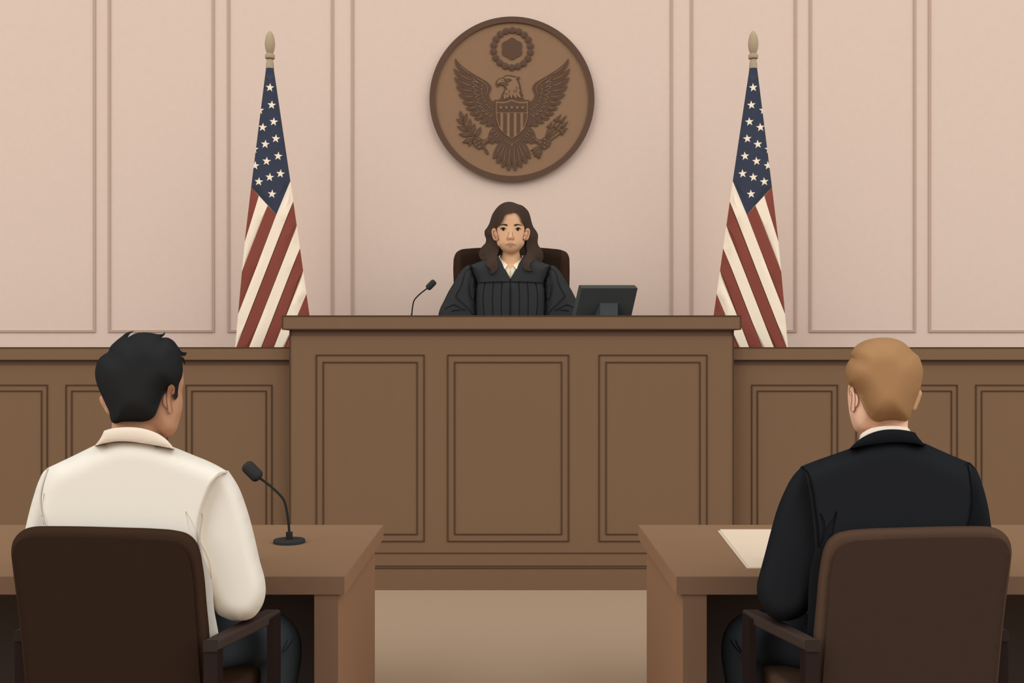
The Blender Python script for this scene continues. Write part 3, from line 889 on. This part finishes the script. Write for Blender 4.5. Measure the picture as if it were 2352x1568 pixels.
# ------------------------------------------------------------------ on the bench: monitor and microphone
cz_top = P(1176, 724, DC).z
def jp(x, y, D):
    p = J_([(x, y)])[0]
    return P(p[0], p[1], D)
mon = thing('monitor', (P(1390, 0, DC + 0.16).x, DC + 0.16, cz_top), 'dark flat monitor seen from behind, standing on the bench beside the judge', 'monitor')
t0, t1 = DC + 0.10, DC + 0.16
q = [jp(1612,1003,t0), jp(2192,1003,t0), jp(2128,1286,t1), jp(1548,1286,t1)]
far = [jp(1582,970,t0 + .035), jp(2160,970,t0 + .035), jp(2091,1286,t1 + .035), jp(1510,1286,t1 + .035)]
obj('screen_back', hexa(q + [a + (b - a) * 0.02 for a, b in zip(q, far)]), M_SCREEN, mon)
obj('bezel', hexa([a + (b - a) * 0.02 for a, b in zip(q, far)] + far), M_SCREEN_SIDE, mon)
c0 = sum((Vector(p) for p in far), Vector()) / 4
n0 = (far[1] - far[0]).cross(far[3] - far[0]).normalized()
n0 = n0 if n0.y > 0 else -n0
scr = [c0 + (p - c0) * 0.92 for p in far]
obj('screen', hexa([p - n0 * 0.002 for p in scr] + [p + n0 * 0.003 for p in scr]), M_SCREEN_GLASS, mon)
tt = [jp(1803,1155,t0 + .028), jp(1985,1155,t0 + .028)]
bf = [jp(1803,1285,t0 - .03), jp(1985,1285,t0 - .03)]
bb = [jp(1745,1285,t1 - .002), jp(1927,1285,t1 - .002)]
obj('stand_neck', ([tt[0], tt[1], bf[0], bf[1], bb[0], bb[1]], [(0,1,3,2), (0,2,4), (1,5,3), (2,3,5,4), (0,4,5,1)], [0]*5), M_SCREEN, mon, sharp=10)
cen = (bf[0] + bb[1]) / 2
zb = jp(1700, 1285, t1).z
obj('stand_foot', box(cen.x - 0.1, cen.x + 0.1, DC + 0.06, DC + 0.24, cz_top, cz_top + 0.002), M_SCREEN, mon)

def microphone(name, base, label, path, rad, hp, hq, hr, hc, foot, collar, scale=1.0):
    r = thing(name, base, label, 'microphone')
    obj('gooseneck', capsule(path, [rad] * len(path), 14, 8), M_MIC_STEM, r)
    obj('foam_head', round_bar(hp, hq, hr, hc), M_MIC, r)
    b = Vector(base)
    R = foot
    obj('base', lathe([b, b + Vector((0, 0, 0.001)), b + Vector((0, 0, 0.0055 * scale)), b + Vector((0, 0, 0.007 * scale))], [R * .98, R, R, R * .97], 40), M_MIC_BASE, r, sharp=30)
    if collar:
        obj('collar', round_bar(b + Vector((0, 0, 0.004)), b + Vector((0, 0, collar[1])), collar[0], 0.002), M_MIC_STEM, r)
    return r
G_ = lambda x, y, D: P(920 + x / 14.25, 630 + y / 14.25, D)
DM = DC + 0.12
px = lambda n, D: n * D / F
bm_ = Vector((P(945, 0, DM).x, DM, cz_top))
microphone('gooseneck_microphone', bm_, 'black gooseneck microphone on the bench counter, bent toward the judge',
    [bm_ + Vector((0, 0, .01)), G_(365,1330,DM), G_(383,1150,DM), G_(410,970,DM), G_(440,865,DM), G_(490,785,DM), G_(600,672,DM), G_(720,570,DM), G_(870,458,DM)], px(1.6, DM),
    G_(870,472,DM), G_(1130,212,DM), px(7.4, DM), px(5.2, DM), 0.035, None, 0.3)

# ------------------------------------------------------------------ counsel tables
ZT = H - 515 / 835.0
TN, TF = F / 835.0, F / (396 / (H - ZT))
THK = 41 / 835.0
def table(sgn, xin, label):
    xo = 2.55 * sgn
    xi = xin * sgn
    lx = lambda a, b: (min(a, b), max(a, b))
    t = thing('counsel_table', ((xo + xi) / 2, (TN + TF) / 2, 0), label, 'table', 'counsel tables facing the bench')
    a, b = lx(xi, xo)
    obj('tabletop', box(a, b, TN + 0.004, TF, ZT - THK, ZT), [M_TABLE_TOP], t)
    obj('front_edge', box(a, b, TN, TN + 0.004, ZT - THK, ZT - 0.0008), M_TABLE_SHADED, t, label='front edge with shade put into its brown')
    e = xi - sgn * 0.0015
    a, b = lx(e, xi)
    obj('side_edge', box(a, b, TN + 0.001, TF - 0.001, ZT - THK, ZT - 0.0008), M_TABLE_LIT, t, label='side edge with light put into its brown')
    for k, x in enumerate((xi + sgn * 0.019, xo - sgn * 0.085)):
        a, b = lx(x, x + sgn * 0.065)
        lg = obj('leg', box(a, b, TN + 0.010, F / 656.0, 0, ZT - THK), M_TABLE_LIT, t)
        obj('leg_shaded_face', box(a, b, TN + 0.006, TN + 0.010, 0, ZT - THK), M_TABLE_SHADED, lg, label='front face with shade put into its brown')
    a, b = lx(xi + sgn * 0.084, xo - sgn * 0.085)
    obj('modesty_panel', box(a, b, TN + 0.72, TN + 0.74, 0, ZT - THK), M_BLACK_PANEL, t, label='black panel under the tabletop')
    return t
table(-1, 385 / 835.0, 'brown wooden table with a desk microphone, in front of the person in cream')
table(1, 378 / 835.0, 'brown wooden table with papers, in front of the person in a black jacket')

Q_ = lambda x, y, D: P(540 + x / 6.533, 1040 + y / 6.533, D)
sm = (1246.0 - HY) / (H - ZT)
DMf = F / sm
bf_ = Vector((P(664.4, 0, DMf).x, DMf, ZT))
microphone('desk_microphone', bf_, 'black desk microphone on a round base on the table beside the cream shirt',
    [Q_(812,1280,DMf), Q_(810,1150,DMf), Q_(800,1040,DMf), Q_(780,900,DMf), Q_(755,775,DMf), Q_(722,690,DMf), Q_(650,605,DMf), Q_(540,503,DMf), Q_(460,440,DMf), Q_(360,368,DMf)], px(2.9, DMf),
    Q_(372,388,DMf), Q_(146,162,DMf), px(15.3, DMf), px(11, DMf), px(36, DMf), (px(7.6, DMf), px(25, DMf)), 1.6)

def sheet(name, c, m, z, label):
    pts = []
    for x, y in c:
        D = F / ((y - HY) / (H - ZT))
        pts.append(Vector(((x - CX) * D / F, D, z)))
    up = Vector((0, 0, 0.0012))
    # corners: far left, far right, near right, near left
    g = hexa([pts[3] + up, pts[2] + up, pts[2], pts[3], pts[0] + up, pts[1] + up, pts[1], pts[0]])
    b = sum(pts, Vector()) / 4
    o = obj(name, g, m, base=b)
    return tag(o, label, 'paper', 'papers on the table')
sheet('paper', [(1648,1219),(1905,1219),(1945,1305.5),(1715.5,1305.5)], M_PAPER2, ZT + 0.0003, 'lower grey cream sheet peeking out under the top paper sheet')
sheet('paper', [(1653,1217),(1912,1217),(1952,1304.5),(1721,1304.5)], M_PAPER, ZT + 0.0017, 'top cream sheet of paper beside the black jacket sleeve')

# ------------------------------------------------------------------ armchairs
MC = 2349.5
def armchair(mir, label, m_panel, m_edge):
    m_ = (lambda p: p) if mir is None else (lambda p: mirrored(p, mir))
    sx = (lambda x: x) if mir is None else (lambda x: mir - x)
    Dr, Dsh = 2.40, 2.475
    root = thing('armchair', (P(sx(265), 0, 2.6).x, 2.62, 0), label, 'chair', 'armchairs at the counsel tables')
    W = lambda p: zz(0, 1040, 2.969, p)
    outer = W([(215,1960,1),(172,1568),(130,1130),(82,745),(77,700),(78,650),(90,600),(120,555),(178,515),(230,502),(300,498),(400,498),(860,508),(1060,515),(1200,528),(1275,548),(1330,592),(1360,655),(1385,780),
               (1412,1050),(1430,1250),(1432,1568),(1440,1960,1)])
    inner = W([(224,1955,1),(181,1568),(139,1130),(92,750),(87,712),(91,670),(109,624),(145,590),(210,578),(300,575),(400,575),(860,586),(1040,594),(1150,602),(1235,637),(1280,697),(1302,790),
               (1330,1100),(1348,1330),(1365,1568),(1390,1955,1)])
    bo = obj('backrest', inflate(smooth(m_(outer), 8), Dsh, 0.035, 0.05, R=16, p0=0.35, spacing=12, regions=[(inset(smooth(m_(outer), 8), d), 0) for d in (4, 9, 16)]), m_edge, root)
    obj('back_panel', drape(smooth(m_(inner), 8), bvh_of(bo), 0.010, 0.004, 10), m_panel, root, label='darker rear panel of the backrest')
    # seat
    zs = H - 735 / 870.0
    pa = [P(sx(70), 0, 2.44), P(sx(490), 0, 2.44), P(sx(604), 0, 2.78), P(sx(150), 0, 2.82)]
    top = [Vector((p.x, p.y, zs)) for p in pa]
    bot = [Vector((p.x, p.y, zs - 0.09)) for p in pa]
    g = hexa([top[0], top[1], bot[1], bot[0], top[3], top[2], bot[2], bot[3]])
    s_ = obj('seat', g, m_edge, root)
    bv = s_.modifiers.new('bevel', 'BEVEL'); bv.width = 0.02; bv.segments = 3
    # arms and legs
    def arm(c):
        (x0, x1, y0, y1, Da), (u0, u1, v0, v1, Db) = c
        near = [P(sx(x0), y0, Da), P(sx(x1), y0, Da), P(sx(x1), y1, Da), P(sx(x0), y1, Da)]
        farq = [P(sx(u0), v0, Db), P(sx(u1), v0, Db), P(sx(u1), v1, Db), P(sx(u0), v1, Db)]
        a = obj('arm', hexa(near + farq), M_ARM, root)
        bv = a.modifiers.new('bevel', 'BEVEL'); bv.width = 0.006; bv.segments = 3
        d = 0.003
        nn = [p + Vector((0, -d, 0)) for p in near]
        k = sum(near, Vector()) / 4
        obj('arm_end', hexa([k + (p - k) * .99 for p in nn] + [k + (p - k) * .99 for p in near]), M_ARM_END, a, label='grey brown arm end')
        zb = near[2].z
        return near, farq
    arm(((467,500,1469,1496,2.385), (607,645,1398,1424,2.77)))
    arm(((33,66,1446,1472,2.53), (165,200,1385,1410,2.85)))
    def leg(x0, x1, y0, Da, dep):
        a, b = P(sx(x0), y0, Da), P(sx(x1), y0, Da)
        o = obj('leg', box(min(a.x, b.x), max(a.x, b.x), Da, Da + dep, 0, a.z), M_CHAIR_LEG, root)
    leg(467.5, 499.5, 1496, 2.386, 0.046)
    leg(613, 629, 1422, 2.69, 0.08)
    leg(33.5, 65.5, 1472, 2.531, 0.046)
    leg(172, 188, 1402, 2.77, 0.08)
    return root
armchair(None, 'dark brown armchair with a padded back, holding the person in a cream shirt', M_LEATHER, M_LEATHER_EDGE)
armchair(MC, 'taupe brown armchair with a padded back, holding the person in a black jacket', M_LEATHER2, M_LEATHER2_EDGE)

# ------------------------------------------------------------------ the two seated men seen from behind
DM1 = 2.60
X_ = lambda p: zz(180, 740, 5.2267, p)
Y_ = lambda p: zz(1900, 750, 5.2267, p)

whole1 = [(218,1022,1),(165,1048),(112,1073),(90,1102),(77,1140),(66,1180),(52,1250),(46,1330),(50,1600,1),(640,1600,1),(615,1400),(609,1335),(597,1288),(582,1222),(565,1162),(545,1112),(524,1080),(490,1064),(440,1043),(400,1027),(330,1008),(270,1006)]
sleeve_ref = [(524,1080),(545,1112),(565,1162),(582,1222),(597,1288),(609,1335),(610,1362),(600,1395),(580,1418),(548,1425.5),(520,1420),(496,1405),(480,1380),(465,1335),(425,1275),(405,1215),(410,1165),(430,1115),(460,1050)]
whole2 = mirrored(whole1, 2349.5)

def seated(mir, spec):
    sx = (lambda x: x) if mir is None else (lambda x: mir - x)
    mm = (lambda p: p) if mir is None else (lambda p: mirrored(p, mir))
    sg = 1 if mir is None else -1
    skin = spec['skin']
    gh = inflate(smooth(spec['head'], 4), DM1 + 0.02, 0.095, 0.115, R=55, p0=0.35, spacing=9)
    gn = inflate(smooth(spec['neck'], 5), DM1 + 0.02, 0.075, 0.075, R=55, spacing=12)
    gt = inflate(smooth(spec['trunk'], 8), DM1 + 0.01, 0.095, 0.09, R=70, spacing=18)
    el, wr = P(sx(548), 1372, DM1 + 0.02), P(sx(505), 1288, 2.90)
    wr.z = ZT + 0.048
    el2 = P(sx(90), 1360, DM1 + 0.06)
    wr2 = P(sx(150), 1300, 2.93); wr2.z = ZT + 0.048
    arms = [capsule([P(sx(486), 1135, DM1), P(sx(522), 1245, DM1), el, (el + wr) / 2, wr], [.040, .042, .038, .034, .025]),
            capsule([P(sx(135), 1150, DM1 + .05), P(sx(108), 1240, DM1 + .06), el2, (el2 + wr2) / 2, wr2], [.032, .030, .028, .028, .025])]
    hands = hand(wr, (0.02 * sg, 1, -0.12), (0, 0, 1), sg) + hand(wr2, (0.1 * sg, 1, -0.12), (0, 0, 1), -sg)
    # the face, turned away: nose, brow and chin on the far side
    fx, fy = spec['face']
    BHd = BVHTree.FromPolygons(gh[0], gh[1])
    def far(dx, dy, out=0.0, b=None):
        q = P(fx + dx, fy + dy, DM1 + 0.1)
        h = (b or BHd).ray_cast(Vector((q.x, 9, q.z)), Vector((0, -1, 0)))[0]
        return Vector((q.x, h.y + out, q.z))
    nose = capsule([far(0, -28, -0.004), far(0, -5, 0.004), far(0, 14, 0.012)], [0.009, 0.012, 0.015], 12, 4)
    lip = capsule([far(-20, 46, -.002), far(0, 45, 0.002), far(20, 46, -.002)], [0.005, 0.008, 0.005], 10, 4)
    body = obj('person', fuse(join(gh, gn, gt, *arms, *hands, nose, lip), 0.006, 6), skin, base=(P(sx(290), 0, DM1).x, DM1, 0))
    tag(body, spec['label'], 'person')
    B0 = bvh_of(body)
    for dx in (-30, 30):
        c = far(dx, -25, -0.007, B0)
        e = obj('eye', lathe([c + Vector((0, -0.011 + 0.022 * k / 8, 0)) for k in range(9)], [0.011 * math.sqrt(max(0, 1 - (k / 4 - 1) ** 2)) for k in range(9)], 16), M_EYE_WHITE, body)
        c2 = c + Vector((0, 0.0095, 0))
        obj('pupil', lathe([c2, c2 + Vector((0, 0.002, 0))], [0.005, 0.004], 12), M_EYE, e)
        obj('eyebrow', capsule([far(dx - 14, -44, 0.001, B0), far(dx, -48, 0.001, B0), far(dx + 14, -44, 0.001, B0)], [0.002, 0.0035, 0.002], 8, 4), spec['m_hair'], body)
    # hair
    hair = obj('hair', inflate(smooth(spec['hair'], 2.5), DM1 - 0.005, 0.125, lambda v: np.interp(v[:, 1], [fy - 75, fy - 55], [0.155, 0.03]), R=55, p0=0.3, spacing=8, over=(B0, 0.012)), spec['m_hair'], body)
    BH = bvh_of(body, hair)
    # ears
    for pts, con, lines, me in spec['ears']:
        e = obj('ear', drape(smooth(pts, 2), BH, 0.008, 0.012, 4, soft=9) if con else inflate(smooth(pts, 2), DM1 + 0.005, 0.02, 0.02, R=9, p0=0.4, spacing=4), me, body)
        if con:
            cn = obj('ear_bowl', drape(smooth(con, 2), BH, 0.006, 0.006, 4), me, e)
        if lines:
            BE_ = bvh_of(e) if not con else bvh_of(e, cn)
            obj('ear_crease', join(*[drape(stroke(l, 1.3, 2), BE_, 0.0015, 0.003, 3) for l in lines]), spec['m_line'], e)
    # upper garment
    top = obj(spec['top_name'], inflate(smooth(spec['torso'], 5), DM1, 0.12, 0.12, R=42, p0=0.45, spacing=14, grooves=spec['torso_grooves'], ref=smooth(spec['whole'], 8)), spec['m_top'], body)
    sl = inflate(smooth(spec['sleeve'], 5), DM1 - 0.01, 0.085, 0.07, R=34, p0=0.4, spacing=10, ref=smooth(mm(sleeve_ref), 6), grooves=spec['sleeve_grooves'])
    s1 = obj('sleeve', sl, spec['m_top'], top)
    fo = capsule([el, (el * 2 + wr) / 3, wr - (wr - el) * 0.08], [.058, .054, .042], 20, 8)
    s2 = obj('sleeve', inflate(smooth(spec['sleeve_far'], 5), DM1 + 0.03, 0.075, 0.07, R=24, p0=0.45, spacing=6, ref=smooth(spec['whole'], 8)), spec['m_top'], top)
    obj('cuff', fo, spec['m_top'], s1)
    obj('cuff', capsule([el2, (el2 * 2 + wr2) / 3, wr2 - (wr2 - el2) * 0.08], [.045, .045, .04], 20, 8), spec['m_top'], s2)
    BT = bvh_of(top)
    for l, w in spec['seams']:
        obj('seam', drape(stroke(l, w, 4), BT, 0.003, 0.004, 6), spec['m_seam'], top, label='piped armhole seam')
    if spec.get('under'):
        u = obj('shirt_collar', inflate(smooth(spec['under'], 4), DM1, 0.104, 0.075, R=20, p0=0.9, spacing=7), M_COLLAR_SHADED, body, label='pale shirt collar above the jacket')
    obj('collar', inflate(smooth(spec['collar'], 4), DM1, 0.131, 0.085, R=22, p0=0.96, spacing=5), spec['m_collar'], top, label=spec['collar_label'])
    # legs
    hipz = 0.46
    kn = P(sx(687), 1475, 2.93)
    kr = 0.075
    knee = Vector((kn.x - sg * kr, 2.93, H - (1410 - HY) * 2.93 / F - kr))
    hip = Vector((P(sx(375), 0, DM1).x, DM1 + 0.03, 0.455))
    foot = Vector((knee.x, 2.95, 0.09))
    knee2 = Vector((P(sx(225), 0, DM1).x, 2.93, knee.z)); hip2 = Vector((P(sx(225), 0, DM1).x, DM1 + 0.03, 0.455)); foot2 = Vector((knee2.x, 2.95, 0.09))
    tr = fuse(join(capsule([hip, (hip + knee) / 2, knee, (knee + foot) / 2, foot], [.080, .074, kr, .066, .055], 24, 8),
                   capsule([hip2, (hip2 + knee2) / 2, knee2, (knee2 + foot2) / 2, foot2], [.080, .074, kr, .066, .055], 24, 8),
                   capsule([hip, hip2], [.088, .088], 24, 8)), 0.009, 4)
    t = obj('trousers', tr, spec['m_tr'], body)
    BTr = bvh_of(t)
    for l, w in ((mm([(648,1500),(662,1485),(674,1466)]), 3.2), (mm([(646,1497),(655,1482),(661,1468)]), 3.0)):
        obj('crease', drape(stroke(l, w, 3, True), BTr, 0.0015, 0.003, 4), spec['m_crease_shade'], t)  # dark strips put the shade of the knee folds into colour
    for f in (foot, foot2):
        a = Vector((f.x, f.y - 0.05, 0.04)); b = Vector((f.x, f.y + 0.18, 0.034))
        obj('shoe', capsule([a, (a + b) / 2 + Vector((0, 0, .01)), b], [.04, .043, .033], 16, 6), M_SHOE, body)
    return body

hair1 = X_([(430,1212),(405,1200),(385,1160),(370,1080),(330,990),(270,860),(225,750),(203,660),(200,590),(215,510),(245,440),(300,390),(355,355),(385,290),(450,225),(525,165),(570,130),(672,98,1),(620,140),(592,180,1),
    (680,135),(780,118),(880,128),(985,142),(1020,135),(1042,108,1),(1035,150),(998,182,1),(1080,185),(1140,220),(1200,295),(1250,355),(1302,360,1),(1290,395),(1265,405),(1228,400,1),(1265,430),(1285,470),(1280,508,1),(1245,465,1),
    (1252,530),(1254,590),(1245,650),(1210,740),(1197,820),(1190,900),(1168,927),(1150,895),(1145,850),(1110,820),(1070,812),(1025,855),(990,940),(950,1050),(910,1130),(850,1175),(790,1190),(640,1190),(520,1195)])
head1 = X_([(1250,540),(1260,640),(1266,720),(1262,765),(1243,820),(1250,900),(1255,960),(1250,1010),(1215,1170),(1165,1312),(1120,1360),(1030,1375),(900,1300),(600,1200),(420,1150),(320,900),(270,650),(400,320),(800,220),(1120,330)])
neck1 = X_([(405,1050,1),(400,1200),(392,1300),(430,1480),(600,1560),(900,1560),(1010,1480),(1030,1380),(1030,1050,1)])
trunk1 = [(140,1095),(230,1045),(310,1025),(390,1040),(470,1080),(440,1200),(460,1400),(470,1540,1),(150,1540,1),(125,1350),(118,1200)]
torso1 = [(218,1022,1),(165,1048),(112,1073,1),(97,1110),(92,1150),(96,1190),(105,1250),(120,1400),(130,1600,1),(512,1600,1),(501,1450),(492,1400),(487,1340),(465,1268),(456,1215),(461,1170),(478,1125),(498,1095),(524,1083,1),
          (490,1064),(440,1043),(400,1027),(330,1008),(270,1006)]
sleeve1 = [(524,1080,1),(545,1112),(565,1162),(582,1222),(597,1288),(609,1335),(610,1362),(600,1395),(580,1418),(548,1425.5),(520,1420),(496,1405),(489,1385),(484,1360),(485,1335),(465,1280),(452,1215),(458,1165),(478,1115),(500,1088)]
sleevef1 = [(112,1073,1),(100,1083),(90,1102),(77,1140),(66,1180),(52,1250),(46,1330),(60,1410),(95,1410),(112,1330),(110,1250),(99,1190),(95,1150),(100,1110)]
W2 = lambda p: zz(0, 1040, 2.969, p)
fold_t = smooth(W2([(1268,398),(1290,430),(1340,540),(1352,600),(1335,590),(1300,540),(1275,470)]), 3)
fold_s = smooth(W2([(1378,412),(1382,430),(1370,520),(1368,610),(1400,670),(1440,790),(1440,860),(1385,690),(1358,600),(1362,500)]), 3)
fold_l = smooth(W2([(303,273),(310,300),(306,400),(316,498),(308,498),(292,420),(292,320)]), 3)
seated(None, dict(
    label='person with black hair in a cream shirt, seated with back to us', skin=M_SKIN1, m_line=M_SKIN1_LINE,
    head=head1, neck=neck1, trunk=trunk1, face=(345, 915), hair=hair1, m_hair=M_HAIR1,
    ears=[(X_([(1070,810),(1085,765),(1120,745),(1150,765),(1160,800),(1150,850),(1135,866),(1113,866),(1112,900),(1118,1000),(1127,1070),(1115,1088),(1100,1092),(1082,1080),(1075,1040),(1062,950),(1060,880)]),
           X_([(1072,830),(1035,865),(1018,935),(1035,1000),(1080,1040)]),
           [X_([(1070,810),(1060,880),(1062,950),(1075,1040),(1082,1080),(1100,1092),(1115,1088),(1127,1070),(1118,1000),(1112,900),(1115,840),(1133,797)]), X_([(1113,862),(1135,866),(1150,850),(1159,800)]),
            X_([(1070,832),(1035,865),(1018,935),(1035,1000),(1073,1036)])], M_SKIN1),
          (X_([(275,875),(255,900),(258,940),(300,1022),(350,1095),(374,1108),(450,1060),(400,960),(350,880)]), None, None, M_SKIN1)],
    top_name='shirt', whole=whole1, m_top=M_SHIRT, torso=torso1, sleeve=sleeve1, sleeve_far=sleevef1,
    torso_grooves=[(fold_t, 0.0022), (fold_l, 0.002)], sleeve_grooves=[(fold_s, 0.0025)],
    seams=[([(522,1084),(505,1086),(488,1103),(470,1140),(457,1185),(454,1230),(460,1262)], 3.6), ([(110,1074),(98,1110),(92,1150),(95,1180),(104,1208)], 3.6)], m_seam=M_SHIRT_SEAM,
    collar=X_([(310,1300,1),(395,1275),(500,1262),(600,1258),(760,1272),(880,1305),(980,1350),(1060,1410),(1110,1465),(1155,1520,1),(1000,1490),(800,1455),(600,1430),(450,1430),(320,1450),(195,1482,1),(260,1400)]),
    m_collar=M_COLLAR_SHADED, collar_label='cream shirt collar with shading in its tone', m_tr=M_TROUSER, m_crease_shade=M_TROUSER2))

hair2 = Y_([(298,370,1),(286,340),(300,290),(340,235),(420,180),(540,143),(690,130),(800,142),(900,180),(975,240),(1030,300),(1090,350),(1130,430),(1150,540),(1140,640),(1115,750),(1060,900),(1020,1010),(980,1108),(960,1130),(900,1130),
    (780,1122),(690,1130),(620,1145),(560,1130),(500,1075),(450,1000),(400,880),(370,820),(330,775),(300,735),(262,702,1),(235,630),(220,550),(230,470),(260,410)])
head2 = Y_([(258,690),(246,780),(250,900),(270,1060),(300,1170),(335,1245),(365,1272),(393,1282),(500,1250),(800,1180),(940,1100),(1030,850),(1060,600),(980,350),(700,200),(420,260),(280,470)])
neck2 = Y_([(393,1100,1),(393,1300),(400,1450),(600,1540),(850,1540),(960,1440),(972,1250),(975,1050,1)])
T2 = lambda p: zz(1632, 1040, 2.969, p)
torso2 = [(1951,1030,1),(1923,1040)] + T2([(690,62),(612,93,1),(640,130),(665,220),(690,380),(708,560),(712,650),(680,800),(670,900)]) + [(1855,1430),(1840,1600,1),(2222,1600,1),(2232,1400),(2222,1250),(2230,1190),(2236,1140),(2234,1100)] + \
    [(2226,1062,1),(2174,1040),(2125,1018,1),(2060,1003),(2000,1006)]
sleeve2 = T2([(620,92,1),(560,160),(500,270),(450,395),(420,500),(370,690),(335,820),(318,890),(315,925),(325,985),(360,1060),(400,1110),(460,1140),(510,1146),(590,1128),(640,1100),(667,1065),(685,1000),(690,940),(688,870),(737,650),(738,560),(718,380),(694,220),(664,130)])
sleevef2 = [(2226,1060,1),(2242,1077),(2255,1109),(2268.6,1158),(2277,1210),(2290,1290),(2292,1370),(2275,1410),(2240,1400),(2225,1300),(2222,1230),(2232,1180),(2236,1140),(2233,1095)]
trunk2 = mirrored(trunk1, 2349.5)
foldj = smooth(T2([(860,397),(862,420),(850,480),(815,575),(795,560),(785,540),(830,450)]), 3)
foldk = smooth(T2([(750,410),(770,440),(783,540),(770,600),(758,620),(762,520)]), 3)
seated(MC, dict(
    label='person with sandy hair in a black jacket, seated with back to us', skin=M_SKIN2, m_line=M_SKIN2_LINE,
    head=head2, neck=neck2, trunk=trunk2, face=(2012, 915), hair=hair2, m_hair=M_HAIR2,
    ears=[(Y_([(262,770),(265,735),(285,718),(310,730),(325,775),(333,860),(330,940),(322,1005),(305,1022),(285,1012),(283,960),(292,880),(292,825),(275,820)]),
           Y_([(328,785),(360,822),(372,880),(360,940),(325,978)]),
           [Y_([(275,765),(292,800),(292,880),(283,960),(284,1008),(305,1022),(322,1005),(330,940),(333,860),(325,775),(310,730),(285,718),(265,735),(261,770),(275,822),(292,822)]), Y_([(333,792),(360,822),(372,880),(360,940),(328,976)])], M_SKIN2),
          (Y_([(1108,752),(1135,785),(1120,860),(1090,940),(1050,1010),(1015,1018),(950,950),(1010,820)]), None, None, M_SKIN2_EAR)],
    top_name='jacket', whole=whole2, m_top=M_JACKET, torso=torso2, sleeve=sleeve2, sleeve_far=sleevef2,
    torso_grooves=[(foldj, 0.005), (foldk, 0.004)], sleeve_grooves=[],
    seams=[(T2([(622,93),(660,130),(690,220),(715,380),(735,540),(738,640)]), 3.8), ([(2223,1068),(2230,1100),(2233,1140),(2229,1185),(2223,1209)], 3.6)], m_seam=M_JACKET_SEAM,
    under=Y_([(385,1350,1),(395,1310),(460,1250),(560,1210),(680,1193),(800,1191),(900,1198),(970,1215),(998,1250,1),(1000,1330,1),(400,1400,1)]),
    collar=Y_([(268,1463,1),(340,1390),(430,1325),(560,1265),(680,1237),(800,1231),(920,1240),(1020,1260),(1058,1272,1),(1070,1295),(1120,1360),(1178,1427,1),(1050,1400),(900,1385),(700,1390),(480,1420)]),
    m_collar=M_JACKET_COLLAR, collar_label='deeper black jacket collar', m_tr=M_TROUSER2, m_crease_shade=M_JACKET_SEAM))

for o in bpy.data.objects:
    if '_base' in o:
        del o['_base']
